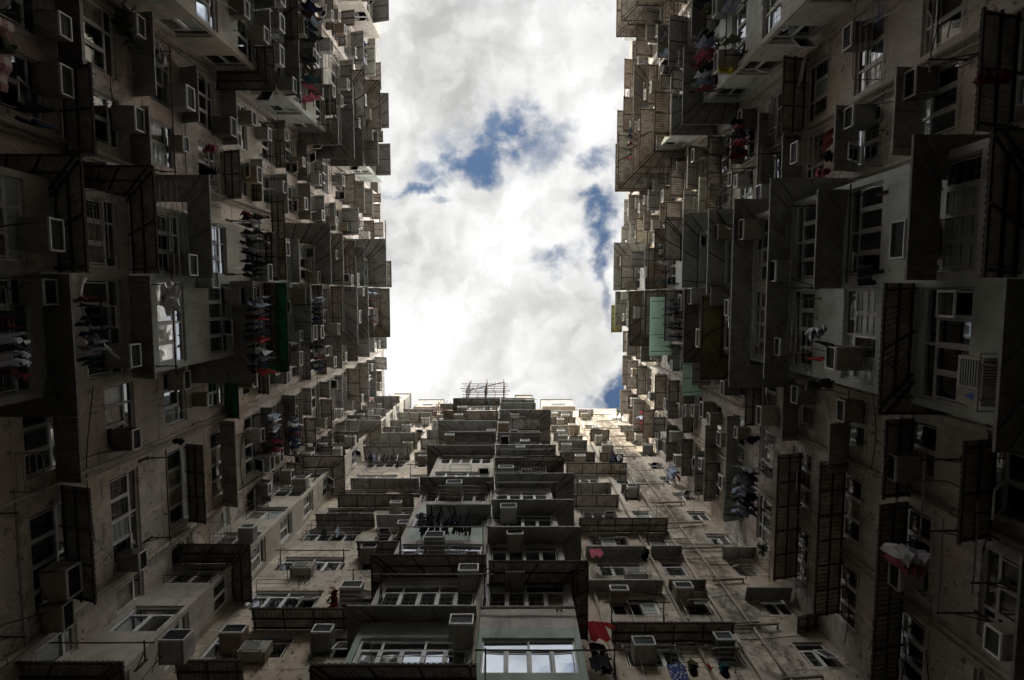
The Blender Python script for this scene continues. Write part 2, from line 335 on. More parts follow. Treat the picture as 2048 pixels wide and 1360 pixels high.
for w in 'LRB':
    y = LAY[w]; h = W[w]['h']; roof = W[w]['roof']; A = (1, 0, 0) if w == 'B' else (0, 1, 0)
    Nn = {'L': (1, 0, 0), 'R': (-1, 0, 0), 'B': (0, -1, 0)}[w]
    def rows(ph, top, hh): return [1.6 + (n + ph) * h for n in range(2, 21) if 1.6 + (n + ph) * h + hh < top - .7]
    ops = []
    for (a, b, *pp) in y['rec']:
        php = pp[0] if pp else y['pr']
        for z in rows(php, roof, y['wh']):
            ops.append((a, b, z, z + y['wh'])); WIN.append((w, (a + b) / 2, 0, z, b - a, y['wh'], W[w]['rot'], 'f'))
        COLS.append((w, a, b, 0, php, 0, 0, roof))
    bays = [(b0, b1, sp, y['bo'], y['pb'], y['btop']) for (b0, b1, sp) in y['bays']]
    if w == 'B': bays.append((-11.8, -10.0, None, 1.4, .67, 53.5))
    cuts = sorted((b0, b1) for b0, b1, *_ in bays)
    edge = y['ends'][0]; segs = []
    for b0, b1 in cuts:
        if b0 - edge > .05: segs.append((edge, b0))
        edge = b1
    if y['ends'][1] - edge > .05: segs.append((edge, y['ends'][1]))
    for a, b in segs:
        mb = MB(); wall_grid(mb, P(w, 0, 0, 0), A, Nn, a, b, 0, roof, [o for o in ops if a < o[0] and o[1] < b])
        world_child('wall', mb.mesh('wall', [M['wall' + w]]), BLD[w])
    for (b0, b1, sp, bo, ph, top) in bays:
        mb = MB(); rr = rows(ph, top, 1.35)
        halves = [(b0 + .16, sp - .14), (sp + .14, b1 - .16)] if sp is not None else [(b0 + .15, b1 - .14)]
        op = [(a, b, z, z + 1.35) for a, b in halves for z in rr]
        for a, b, z, _ in op: WIN.append((w, (a + b) / 2, bo, z, b - a, 1.35, W[w]['rot'], 'f'))
        zb = 4.0
        wall_grid(mb, P(w, 0, bo, 0), A, Nn, b0, b1, zb, top, op, .12)
        # side faces, the one turned to the courtyard middle with windows
        An = Vector(Nn)
        for ub, sgn in ((b0, -1), (b1, 1)):
            sop = []
            if sgn * ub < 0 or (w == 'B' and sp is None and sgn > 0):
                sop = [(.2, bo - .14, z, z + 1.3) for z in rr]
                for a, b, z, _ in sop:
                    WIN.append((w, ub, (a + b) / 2, z, b - a, 1.3, None, 's%d' % sgn))
            if w == 'B' and sp is None and sgn < 0: continue
            wall_grid(mb, P(w, ub, 0, 0), An, Vector(A) * sgn, 0, bo, zb, top, sop, .1)
        mb.quad(P(w, b0, 0, top), P(w, b1, 0, top), P(w, b1, bo, top), P(w, b0, bo, top))
        mb.quad(P(w, b0, 0, zb), P(w, b1, 0, zb), P(w, b1, bo, zb), P(w, b0, bo, zb))
        world_child('bay_wall', mb.mesh('bay_wall', [M['bay' + (w if sp is not None else 'C')]]), BLD[w])
        if sp is not None:
            COLS.append((w, b0, sp, bo, ph, 1, 0, top)); COLS.append((w, sp, b1, bo, ph, 0, 1, top))
        else: COLS.append((w, b0 + .2, b1, bo, ph, 0, 1, top))
    # roof slab, parapet and the far sides that keep the low sun out
    mb = MB(); r0 = roof
    if w == 'B':
        mb.box(-11.8, 10.1, 11.004, 23, r0 + .004, r0 + .25); mb.box(-11.8, 10.1, 11.004, 11.2, r0 + .254, r0 + 1.2)
    else:
        s = -1 if w == 'L' else 1; D = W[w]['D']
        xs = sorted((s * (D + .004), s * (D + 12)))
        mb.box(xs[0], xs[1], -31, 23, r0 + .004, r0 + .25)
        xp = sorted((s * (D + .004), s * (D + .2))); mb.box(xp[0], xp[1], -31, 23, r0 + .254, r0 + 1.2)
    world_child('roof', mb.mesh('roof', [M['roofm']]), BLD[w])
    mb = MB()
    if w == 'B': mb.box(-11.6, 9.9, 14, 23, 0, r0)
    else:
        xs = sorted((s * (D + .6), s * (D + 12))); mb.box(xs[0], xs[1], -30.9, 23, 0, r0)
    world_child('core_wall', mb.mesh('core_wall', [M['roofm']]), BLD[w])
# unseen block on the courtyard's fourth side, added to cut low sky light
eb = bpy.data.objects.new('unseen_end_block', None); C.objects.link(eb); eb.location = (0, -36, 0)
tag(eb, 'unseen plain beige apartment block added beyond the upper frame edge to cut sky light', 'building')
mb = MB(); gl = MB(); ops = []
for n in range(2, 14):
    for i in range(8): ops.append((-11.2 + i * 2.9, -9.4 + i * 2.9, 1.6 + n * 2.75, 2.9 + n * 2.75))
wall_grid(mb, Vector((0, -33, 0)), (1, 0, 0), (0, 1, 0), -14, 13, 0, 43, ops)
mb.box(-14, 13, -45, -33.3, 0, 43)
world_child('wall', mb.mesh('wall', [M['wallR']]), eb)
for a, b, c, d in ops: gl.quad((b, -33.12, c), (a, -33.12, c), (a, -33.12, d), (b, -33.12, d))
g_ = world_child('window', gl.mesh('window', [M['glass']]), eb); g_['kind'] = 'stuff'
# ------------------------------------------------------------------ windows
def win_mesh(mb, w, h, nc, tr, r, fi=0, gi=1, simple=False, jit=1.):
    """frame (material fi) and panes (gi..) of a window, x centred, y outward from the wall face, z up from the sill"""
    fw = .055; y0, y1 = -.13, -.075
    x0, x1 = -w / 2, w / 2
    F_ = mb[0]; G = mb[1]
    F_.box(x0, x1, y0, y1, 0, fw, fi); F_.box(x0, x1, y0, y1, h - fw, h, fi)
    F_.box(x0, x0 + fw, y0, y1, fw, h - fw, fi); F_.box(x1 - fw, x1, y0, y1, fw, h - fw, fi)
    zt = h * .70 if tr else h - fw
    iw = (w - 2 * fw) / nc
    if tr: F_.box(x0 + fw, x1 - fw, y0 - .002, y1 + .003, zt - .03, zt + .03, fi)
    for i in range(1, nc):
        xm = x0 + fw + iw * i
        F_.box(xm - .03, xm + .03, y0 + .002, y1 + .006, fw, (zt - .03) if tr and not (i % 2 == 0) else (zt - .03 if tr else h - fw), fi)
        if tr and i % 2 == 0: F_.box(xm - .028, xm + .028, y0 + .002, y1 + .006, zt + .03, h - fw, fi)
    def pane(a, b, c, d):
        g = gi + r.choice((0, 0, 0, 0, 0, 0, 1, 2, 2))
        t = [r.uniform(-.012, .012) * jit for _ in range(3)]
        y = -.105
        G.quad((a, y + t[0], c), (b, y + t[1], c), (b, y + t[1] + t[2], d), (a, y + t[0] + t[2], d), g)
    for i in range(nc):
        a = x0 + fw + iw * i; pane(a, a + iw, fw, zt)
        if not simple:   # casement edge
            e = .03
            for q in ((a + .03, a + .03 + e, fw, zt - .03), (a + iw - .03 - e, a + iw - .03, fw, zt - .03)):
                F_.box(q[0], q[1], y1 + .008, y1 + .02, q[2], q[3], fi)
            F_.box(a + .03 + e, a + iw - .03 - e, y1 + .008, y1 + .02, fw + .004, fw + .004 + e, fi)
            F_.box(a + .03 + e, a + iw - .03 - e, y1 + .008, y1 + .02, zt - .034 - e, zt - .034, fi)
    if tr:
        k = max(1, nc // 2)
        for i in range(k):
            a = x0 + fw + (w - 2 * fw) / k * i; pane(a, a + (w - 2 * fw) / k, zt, h - fw)
def grille_mesh(w, h, r):
    mb = MB(); nb = max(4, int(w / .17)); y = -.088
    st = r.randrange(3)
    for i in range(1, nb):
        x = -w / 2 + w * i / nb
        if st == 2 and i % 2: mb.tube([(x, y, .06), (x + .04, y, h * .2), (x - .04, y, h * .45), (x, y, h * .66)], .006, 4)
        else: mb.box(x - .004, x + .004, y - .004, y + .004, .06, h * .68)
    for z in (h * .18, h * .36, h * .54): mb.box(-w / 2 + .06, w / 2 - .06, y - .007, y + .007, z - .004, z + .004)
    return mb.mesh('window_bars', [M['grille']])
def sash_mesh(w, h, ang, top=True):
    """an open casement, hinged along its top edge (or its side)"""
    mb = MB(); e = .045
    R = Matrix.Rotation(ang, 4, 'X') if top else Matrix.Rotation(-ang, 4, 'Z')
    sub = MB()
    o = 0 if top else w / 2
    for q in ((-w / 2, w / 2, -h, -h + e), (-w / 2, w / 2, -e, 0), (-w / 2, -w / 2 + e, -h + e, -e), (w / 2 - e, w / 2, -h + e, -e)):
        sub.box(q[0] + o, q[1] + o, 0, .035, q[2], q[3], 0)
    sub.quad((-w / 2 + e + o, .018, -h + e), (w / 2 - e + o, .018, -h + e), (w / 2 - e + o, .018, -e), (-w / 2 + e + o, .018, -e), 1)
    sub.v = [tuple(R @ Vector(v) - (Vector((w / 2, 0, 0)) if not top else Vector((0, 0, 0)))) for v in sub.v]
    return sub.mesh('open_sash', [M['alu'], M['glass']])
rw = random.Random(21)
def win_place(t):
    w, u, o, z, ww, hh, rot, face = t
    if face == 'f': return P(w, u, o, z), rot
    s = int(face[1:]); p = P(w, u, o, z)
    n = Vector((s, 0, 0)) if w == 'B' else Vector((0, s, 0))   # outward normal of the side face
    return p, math.atan2(n.y, n.x) - PI / 2
FARM = {}
FM = [M['film'], M['film'], M['film']]
PALE = [('R', 1725, 640), ('R', 1905, 400), ('L', 40, 430)]
FORCE = [('B', 1060, 1310), ('B', 840, 1290), ('L', 440, 500), ('L', 440, 650), ('R', 1612, 480), ('R', 1720, 450), ('R', 1905, 720), ('R', 1612, 660), ('L', 345, 650), ('L', 345, 450), ('B', 900, 1090)]
VM = [M['alu'], M['glass'], M['frost'], M['curtain']]
for w in 'LRB':
    ws = [t for t in WIN if t[0] == w]
    scored = []
    for t in ws:
        p, rz = win_place(t)
        if not inview(p, 200): continue
        d = (p - EYE); a = t[4] * t[5] * W[w]['D'] / d.length ** 3
        on = inview(p, 40)
        scored.append((a * (1 if on else .3), t, p, rz))
    scored.sort(key=lambda q: -q[0])
    cache = {}
    fm, fg = MB(), None
    for k, (a, t, p, rz) in enumerate(scored):
        ww, hh = t[4], t[5]; nc = max(1, round(ww / .62)); tr = hh > 1.1
        if k < 100:
            film = rw.random() < (.62 if t[2] > 1 else .32) or (t[2] > 1 and any(abs(hit(w, fx, fy, t[2])[0] - t[1]) < .9 and abs(hit(w, fx, fy, t[2])[1] - t[3] - .6) < .7 for fw_, fx, fy in FORCE if fw_ == w))
            a_, b_ = MB(), MB(); win_mesh((a_, b_), ww, hh, nc, tr, rw, 0, 0)
            o = link('window', a_.mesh('window', [M['alu']])); o.parent = BLD[w]; o.matrix_parent_inverse = Matrix.Translation(-BLD[w].location)
            o.location = p; o.rotation_euler = (0, 0, rz)
            pale = t[2] > 1 and any(abs(hit(w, fx, fy, t[2])[0] - t[1]) < .9 and abs(hit(w, fx, fy, t[2])[1] - t[3] - .6) < .7 for fw_, fx, fy in PALE if fw_ == w)
            link('pane', b_.mesh('pane', [M['frost'], M['glass'], M['curtain']] if pale else FM if film else VM[1:]), o)
            if rw.random() < .4: link('window_bars', grille_mesh(ww, hh, rw), o)
            if pale or rw.random() < .48:
                i = rw.randrange(nc); iw = (ww - .11) / nc
                top = rw.random() < .65
                s = link('open_sash', sash_mesh(iw - .02, hh * .66, rw.uniform(.3, .9) if top else rw.uniform(.5, 1.4), top), o)
                s.location = (-ww / 2 + .055 + iw * (i + .5), -.05, hh * .69)
        else:
            a_ = MB(); win_mesh((a_, a_), ww, hh, nc, tr, rw, 0, 1, True, 1.4)
            if rw.random() < .3:
                iw = (ww - .11) / nc; i = rw.randrange(nc); cx = -ww / 2 + .055 + iw * (i + .5); an = rw.uniform(.3, .9)
                dy, dz = math.sin(an) * hh * .62, math.cos(an) * hh * .62
                for e0, e1 in ((-iw / 2, -iw / 2 + .05), (iw / 2 - .05, iw / 2)):
                    a_.quad((cx + e0, -.05, hh * .68), (cx + e1, -.05, hh * .68), (cx + e1, -.05 + dy, hh * .68 - dz), (cx + e0, -.05 + dy, hh * .68 - dz), 0)
                a_.quad((cx - iw / 2 + .05, -.05, hh * .68), (cx + iw / 2 - .05, -.05, hh * .68), (cx + iw / 2 - .05, -.05 + dy, hh * .68 - dz), (cx - iw / 2 + .05, -.05 + dy, hh * .68 - dz), 1)
            Rm = Matrix.Translation(p) @ Matrix.Rotation(rz, 4, 'Z')
            b = len(fm.v); fm.v += [tuple(Rm @ Vector(v)) for v in a_.v]
            fm.f += [[b + i for i in f] for f in a_.f]; fm.m += a_.m
    if fm.v:
        o = world_child('distant_window', fm.mesh('distant_window', VM), BLD[w]); o['kind'] = 'stuff'
# ------------------------------------------------------------------ things on the facades
ITEMS = []     # (object, kind phrase, w, u, z, group) labelled at the end
def put(w, o, u, out, z): o.location = P(w, u, out, z); o.rotation_euler = (0, 0, W[w]['rot']); return o
def note(o, phrase, cat, w, u, z, group): ITEMS.append((o, phrase, cat, w, u, z, group)); return o
# ---- air conditioners
def ac_meshes(fine, wd=.62, hh=.40, dp=.66):
    mb = MB(); t = .018
    mb.box(-wd / 2, wd / 2, 0, dp - .05, 0, hh, 0)
    if fine:
        for z in (.06, .12, .18, .24, .30):     # pressed side louvres
            for sx in (-1, 1): mb.box(sx * wd / 2 - .004, sx * wd / 2 + .004, .30, .52, z, z + .018, 0)
        mb.box(-wd / 2 + .05, wd / 2 - .05, .10, .45, -.012, 0.001, 0)
        mb.box(-wd / 2 - .006, wd / 2 + .006, .27, .285, -.004, hh + .004, 0)
    g = MB() if fine else mb; k = 0 if fine else 1
    y0, y1 = dp - .05, dp
    e = .035
    g.box(-wd / 2, wd / 2, y0, y1, 0, e, k); g.box(-wd / 2, wd / 2, y0, y1, hh - e, hh, k)
    g.box(-wd / 2, -wd / 2 + e, y0, y1, e, hh - e, k); g.box(wd / 2 - e, wd / 2, y0, y1, e, hh - e, k)
    g.quad((wd / 2 - e, y0 + .012, e), (-wd / 2 + e, y0 + .012, e), (-wd / 2 + e, y0 + .012, hh - e), (wd / 2 - e, y0 + .012, hh - e), k + 1)
    if fine:
        for i in range(1, 6):
            z = e + (hh - 2 * e) * i / 6
            if wd == .54:
                x = -wd / 2 + e + (wd - 2 * e) * i / 6; g.box(x - .004, x + .004, y0 + .018, y0 + .028, e, hh - e, 2); continue
            g.box(-wd / 2 + e, wd / 2 - e, y0 + .018, y0 + .028, z - .004, z + .004, 2)
    b = MB() if fine else mb; k2 = 0 if fine else 3
    for sx in (-wd / 2 + .03, wd / 2 - .03):
        b.box(sx - .011, sx + .011, 0, dp - .10, -.034, -.013, k2); b.bar((sx, .01, -.30), (sx, dp * .6, -.034), .016, .016, k2)
    if fine: b.box(-wd / 2 + .03, wd / 2 - .03, .02, .04, -.033, -.014)
    if fine: return (mb.mesh('air_conditioner', [M['ac']]), g.mesh('grille', [M['lip'], M['fins'], M['steel']]), b.mesh('bracket', [M['galv']]))
    return mb.mesh('air_conditioner', [M['ac'], M['lip'], M['fins'], M['galv']])
ACM = {True: [ac_meshes(True), ac_meshes(True, .54, .37, .6), ac_meshes(True, .70, .45, .72)], False: [ac_meshes(False), ac_meshes(False, .54, .37, .6), ac_meshes(False, .70, .45, .72)]}
ACD = [.66, .6, .72]; ACH = [.40, .37, .45]
ACC = [('beige', (.40, .37, .31)), ('grey', (.34, .34, .33)), ('off-white', (.50, .49, .46)), ('dusty beige', (.32, .29, .24)), ('pale grey', (.42, .43, .42)), ('rust-stained', (.33, .26, .18)), ('dark grey', (.20, .20, .195))]
ra = random.Random(3)
ACPOS = []
def ac(w, u, out, z, size=None, fine=None, colr=None):
    for (w2, u2, z2, o2) in ACPOS:
        if w2 == w and abs(u2 - u) < .75 and abs(z2 - z) < .6 and abs(o2 - out) < .7: return None
    ACPOS.append((w, u, z, out))
    k = ra.choice((0, 0, 1, 2)) if size is None else size
    p = P(w, u, out + .5, z); big = offs(w, p) > 330 if fine is None else fine
    cn, cc = ra.choice(ACC) if colr is None else colr
    cf = ra.uniform(.8, 1.15); cc = tuple(c * cf * ra.uniform(.98, 1.02) for c in cc)
    ms = ACM[big][k]
    if big:
        o = link('air_conditioner', ms[0], col=cc); link('grille', ms[1], o); link('bracket', ms[2], o)
        if ra.random() < .45:
            hm = MB(); x = ra.choice((-.2, .2)); l_ = ra.uniform(.5, 1.3); b_ = ra.uniform(-.35, .35)
            hm.tube([(x, .32, 0), (x + b_ * .1, .30, -.12), (x + b_ * .5, .22, -.3 - l_ * .2), (x + b_, .09, -.35 - l_ * .6), (x + b_ * .9, .05, -.4 - l_)], .013, 6); link('hose', hm.mesh('hose', [M['lip' if ra.random() < .4 else 'steel']]), o)
    else: o = link('air_conditioner', ms, col=cc)
    put(w, o, u, out + .004, z); o.scale = (ra.uniform(.9, 1.12), ra.uniform(.85, 1.08), ra.uniform(.9, 1.12))
    return note(o, cn + ' air conditioner', 'air conditioner', w, u, z, 'air conditioners on the facades')
def acp(w, px, py, out):
    u, z = hit(w, px, py, out + .66); return ac(w, u, out, z - .2)
AC_L = [(131, 52, 0), (130, 162, 0), (282, 53, 0), (276, 239, 0), (375, 195, 0), (224, 350, .4), (381, 289, 0), (462, 254, 0), (120, 470, 1.65), (387, 530, 1.65),
        (117, 584, 1.65), (274, 711, 1.65), (491, 592, 1.65), (380, 760, 0), (426, 798, 0), (275, 878, 0), (145, 1163, 0), (145, 1230, 0), (287, 1120, 0), (439, 560, 1.65),
        (560, 45, 1.65), (590, 170, 1.65), (510, 237, 0), (575, 270, 0), (524, 870, 0), (540, 545, 1.65), (612, 592, 1.65)]
AC_R = [(1691, 73, 0), (1812, 167, 0), (1697, 234, 0), (1591, 305, 0), (1799, 479, 1.6), (1548, 542, 1.6), (1548, 693, 1.6), (1664, 716, 1.6), (1586, 789, 0), (1673, 821, 0),
        (1788, 934, 0), (1786, 1151, 0), (1971, 1283, 0), (1482, 459, 1.6), (1518, 831, 0), (1415, 837, 0), (1520, 387, 0), (1478, 238, 0), (1467, 362, 0), (1427, 12, 1.6)]
AC_B = [(1030, 1134, 2.2), (937, 1136, 2.2), (923, 1240, 2.2), (1030, 1064, 2.2), (1017, 1011, 2.2), (1288, 1280, 0), (1238, 1171, 0), (1367, 1173, 0), (1012, 933, 2.2), (908, 968, 2.2),
        (1448, 1265, 0), (645, 1258, 0), (869, 1073, 2.2), (738, 1093, 0), (703, 1168, 0), (810, 1044, 0), (600, 954, 1.4), (792, 998, 0), (350, 1272, 1.4), (495, 1050, 1.4), (467, 1262, 0), (1265, 970, 0)]
for w, ls in (('L', AC_L), ('R', AC_R), ('B', AC_B)):
    for x, y, o in ls: acp(w, x, y, o)
# ---- awnings
def awn_mesh(kind, wd, dp, drop, h0, h1, so, fine):
    """sheet hung from the wall: x along the wall, y outward, slopes down by drop; h0/h1 = turns the corner at that end, so = length of the side strip"""
    mb = MB(); fr = MB() if fine else mb; k = 0 if fine else 1
    sl = drop / dp
    strips = [((-wd / 2, 0), (wd / 2, 0), (wd / 2 + h1 * dp, dp), (-wd / 2 - h0 * dp, dp))]
    if h0: strips.append(((-wd / 2, -so), (-wd / 2, 0), (-wd / 2 - dp, dp), (-wd / 2 - dp, -so)))
    if h1: strips.append(((wd / 2, 0), (wd / 2, -so), (wd / 2 + dp, -so), (wd / 2 + dp, dp)))
    brk = []
    for si, (a, b, c, d) in enumerate(strips):
        a, b, c, d = (Vector((*q, 0)) for q in (a, b, c, d))
        c.z = d.z = -drop
        L_ = (b - a).length if si == 0 else so + dp
        if kind == 'corr':
            n = max(6, int(max((b - a).length, (c - d).length) / .13)); amp = .022
            per = 3 if fine else 2
            n *= per
            top, bot = [], []
            b0 = len(mb.v)
            for i in range(n + 1):
                f = i / n; zz = amp * math.cos(2 * PI * i / per + .4)
                for g in (a.lerp(b, f), d.lerp(c, f)):
                    mb.v.append((g.x, g.y, g.z + zz))
            for i in range(n):
                mb.f.append([b0 + 2 * i, b0 + 2 * i + 2, b0 + 2 * i + 3, b0 + 2 * i + 1]); mb.m.append(0)
            # steel frame below the sheet: rails along, arms across
            dz = Vector((0, 0, -.05))
            for t in ((.12, .96) if not fine else (.1, .52, .97)):
                fr.bar(a.lerp(d, t) + dz, b.lerp(c, t) + dz, .045, .045, k)
            m_ = max(2, int(L_ / .8))
            for i in range(m_ + 1):
                f = (i + .12) / (m_ + .24); fr.bar(a.lerp(b, f) + dz * 1.9, d.lerp(c, f) + dz * 1.9, .04, .04, k)
        else:
            mb.quad(a, b, c, d, 0)
            t = Vector((0, 0, .012)); mb.quad(a + t, d + t, c + t, b + t, 0)
            e = Vector((0, 0, -.05)); mb.quad(d, c, c + e, d + e, 0); mb.quad(d + t, d, c, c + t, 0)
            m_ = max(2, int(L_ / .85))
            for i in range(m_ + 1):
                f = (i + .25) / (m_ + .5); p, q = a.lerp(b, f), d.lerp(c, f); z = Vector((0, 0, -.022))
                if fine: brk.append((p + z, p.lerp(q, .94) + z))
                else: mb.bar(p + z, p.lerp(q, .94) + z, .03, .035, 1)
    if fine:
        if kind == 'corr': return mb.mesh('window_awning', [M['corr']]), [('support_frame', fr.mesh('support_frame', [M['steel']]))]
        bs = []
        for p, q in brk:
            x = MB(); x.bar(p, q, .028, .04); bs.append(('bracket', x.mesh('bracket', [M['galv']])))
        return mb.mesh('window_awning', [M['sheet' if kind != 'mint' else 'mint']]), bs
    return mb.mesh('window_awning', [M['corr'], M['steel']] if kind == 'corr' else [M['sheet' if kind != 'mint' else 'mint'], M['steel']]), []
AWC = {'sheet': [('grey sheet awning', (.47, .475, .455)), ('dark grey sheet awning', (.33, .325, .31)), ('brownish sheet awning', (.46, .44, .405)), ('pale grey sheet awning', (.54, .55, .53))],
       'corr': [('rusty corrugated awning', (.34, .295, .235)), ('dark corrugated awning', (.25, .23, .20)), ('brown corrugated awning', (.47, .425, .365)), ('dirty-grey corrugated awning', (.50, .48, .435))],
       'green': [('dark green corrugated awning', (.022, .20, .075))], 'mint': [('mint green sheet awning', (.62, .76, .67))], 'ochre': [('ochre corrugated awning', (.19, .165, .085))], 'yellow': [('yellow corrugated awning', (.25, .245, .10))]}
rb = random.Random(8)
AWN = []
def awning(w, u0, u1, out, z, dp, kind, h0=0, h1=0, so=None, ci=None):
    pick = AWC[kind]; ph, cc = pick[ci] if ci is not None else rb.choice(pick)
    cf = rb.uniform(.72, 1.15); cc = tuple(c * cf * rb.uniform(.98, 1.02) for c in cc)
    mk = {'green': 'corr', 'ochre': 'corr', 'yellow': 'corr'}.get(kind, kind)
    if W[w]['sg'] < 0: h0, h1 = h1, h0
    p = P(w, (u0 + u1) / 2, out + dp, z)
    fine = offs(w, p) > 400
    drop = dp * rb.uniform(.12, .32)
    so_ = out if so is None else so
    me, parts = awn_mesh(mk, u1 - u0, dp, drop, h0, h1, min(so_, 1.6), fine)
    o = link('window_awning', me, col=cc)
    put(w, o, (u0 + u1) / 2, out + .006, z); o.rotation_euler = (0, 0, W[w]['rot'])
    for nm, m in parts: link(nm, m, o)
    AWN.append((w, u0, u1, out, z))
    return note(o, ph, 'awning', w, (u0 + u1) / 2, z, 'awnings over the windows')
def awp(w, e, p0, p1, out, dp, kind, h0=0, h1=0, ci=None):
    """awning whose outer edge lies on picture line e (x for the towers, y for the wing) between p0 and p1"""
    if w == 'B': (u0, z0), (u1, z1) = hit(w, p0, e, out + dp), hit(w, p1, e, out + dp)
    else: (u0, z0), (u1, z1) = hit(w, e, p0, out + dp), hit(w, e, p1, out + dp)
    if h0: u0 += dp
    if h1: u1 -= dp
    return awning(w, u0, u1, out, (z0 + z1) / 2 + dp * .22, dp, kind, h0, h1, None, ci)
S, K = 'sheet', 'corr'
for a in [(160, -20, 127, 0, .75, S, 0, 0, 1), (188, 128, 310, 0, 1.0, K, 0, 0, 1), (307, 23, 187, 0, .8, S, 0, 0, 0), (304, 214, 330, 0, .8, S, 0, 0, 0), (311, 332, 547, 1.65, .8, K, 1, 0, 0),
          (308, 551, 759, 1.65, .75, S, 0, 0, 2), (421, 351, 556, 1.65, .8, S, 1, 0, 0), (399, 133, 243, 0, .75, S, 0, 0, 0), (474, 173, 287, 0, .7, S, 0, 0, 0), (482, 300, 397, 0, .8, K, 0, 0, 1),
          (169, 310, 545, 1.65, .8, K, 1, 0, 1), (155, 548, 834, 1.65, .85, S, 0, 1, 1), (157, 836, 970, 0, .75, S, 0, 0, 1), (191, 972, 1210, 0, 1.0, K, 0, 0, 1), (479, 741, 838, 0, .7, 'green'),
          (411, 888, 1050, 0, .75, K, 0, 0, 1), (473, 841, 1018, 0, .7, S, 0, 0, 2), (575, 565, 745, 1.65, .88, 'green', 0, 1), (572, 400, 560, 1.65, .65, K, 0, 0, 0),
          (-60, 300, 560, 1.65, .9, S, 1, 0, 1)]:
    awp('L', *a)
for a in [(1463, 400, 777, 1.6, .8, S, 1, 1, 0), (1533, 360, 760, 1.6, .8, S, 1, 1, 3), (1633, 380, 577, 1.6, .8, S, 1, 0, 1), (1763, 566, 831, 1.6, .75, K, 0, 1, 0), (1968, 262, 555, 1.6, .75, K, 1, 0, 1),
          (1990, 558, 905, 1.6, .8, S, 0, 1, 1), (1791, 133, 307, 0, .8, S, 0, 0, 2), (1813, 275, 560, 1.6, .8, S, 1, 0, 1), (1951, 23, 260, 0, 1.0, K, 0, 0, 1), (1669, 210, 340, 0, .8, S, 0, 0, 2),
          (1565, 113, 263, 0, .9, K, 0, 0, 0), (1563, 267, 358, 0, .8, S, 0, 0, 2), (1514, 227, 393, 0, .7, S, 0, 0, 2), (1460, 234, 327, 0, .7, S, 0, 0, 2), (1413, 272, 418, 0, .8, K, 0, 0, 2),
          (1414, 420, 586, 1.6, .8, S, 1, 0, 0), (1402, 590, 760, 1.6, 1.0, 'ochre', 0, 1), (1489, 774, 853, 0, .75, K, 0, 0, 2), (1565, 774, 884, 0, .7, S, 0, 0, 2), (1655, 846, 948, 0, .75, S, 0, 0, 2),
          (1450, 830, 1047, 0, .65, S, 0, 0, 3), (1409, 850, 1006, 0, .65, S, 0, 0, 2), (1549, 906, 1165, 0, 1.0, K, 0, 0, 0), (1632, 920, 1240, 0, .95, K, 0, 0, 0), (1592, 1230, 1275, 0, .8, K, 0, 0, 1),
          (1765, 838, 1000, 0, .9, K, 0, 0, 1), (1748, 1003, 1380, 0, .9, K, 0, 0, 1), (1918, 880, 1090, 0, .9, K, 0, 0, 0), (2030, 1100, 1420, 0, .8, S, 0, 0, 1)]:
    awp('R', *a)
for a in [(1088, 295, 500, 1.4, .8, K, 0, 1, 1), (1325, -30, 245, 1.4, .9, K, 0, 1, 1), (1322, 345, 480, 0, .8, K, 0, 0, 1), (1216, 500, 694, 0, .85, K, 0, 0, 0), (1208, 695, 953, 2.2, .62, S, 1, 0, 1), (1328, 620, 953, 2.2, .8, K, 1, 0, 1),
          (1108, 742, 973, 2.2, .85, K, 1, 0, 0), (1081, 713, 818, 0, .8, K, 0, 0, 1), (1028, 630, 748, 0, .7, K, 0, 0, 1), (1029, 752, 820, 0, .7, S, 0, 0, 0), (1008, 852, 982, 2.2, .7, S, 0, 0, 0), (953, 840, 988, 2.2, .75, S, 1, 0, 1),
          (989, 673, 827, 0, .75, K, 0, 0, 1), (956, 700, 838, 0, .7, S, 0, 0, 0), (1120, 977, 1177, 2.2, .9, K, 0, 1, 0), (1051, 975, 1162, 2.2, .8, S, 0, 1, 0), (998, 984, 1148, 2.2, .75, S, 0, 1, 0), (946, 990, 1148, 2.2, .8, S, 0, 1, 1),
          (921, 992, 1128, 2.2, .8, K, 0, 1, 1), (926, 1132, 1255, 0, .8, K, 0, 0, 2), (966, 1148, 1224, 0, .7, S, 0, 0, 0), (968, 1243, 1280, 0, .6, S, 0, 0, 2), (990, 1148, 1239, 0, .75, K, 0, 0, 2), (1035, 1158, 1337, 0, .8, K, 0, 0, 0),
          (1091, 1172, 1292, 0, .6, S, 0, 0, 0), (1091, 1303, 1365, 0, .55, S, 0, 0, 0), (1158, 1177, 1327, 0, .6, S, 0, 0, 0), (1158, 1338, 1413, 0, .55, S, 0, 0, 1), (1246, 1225, 1472, 0, .75, K, 0, 0, 0), (1093, 1447, 1513, 0, .6, S, 0, 0, 0), (1173, 1493, 1585, 0, .6, S, 0, 0, 1)]:
    awp('B', *a)
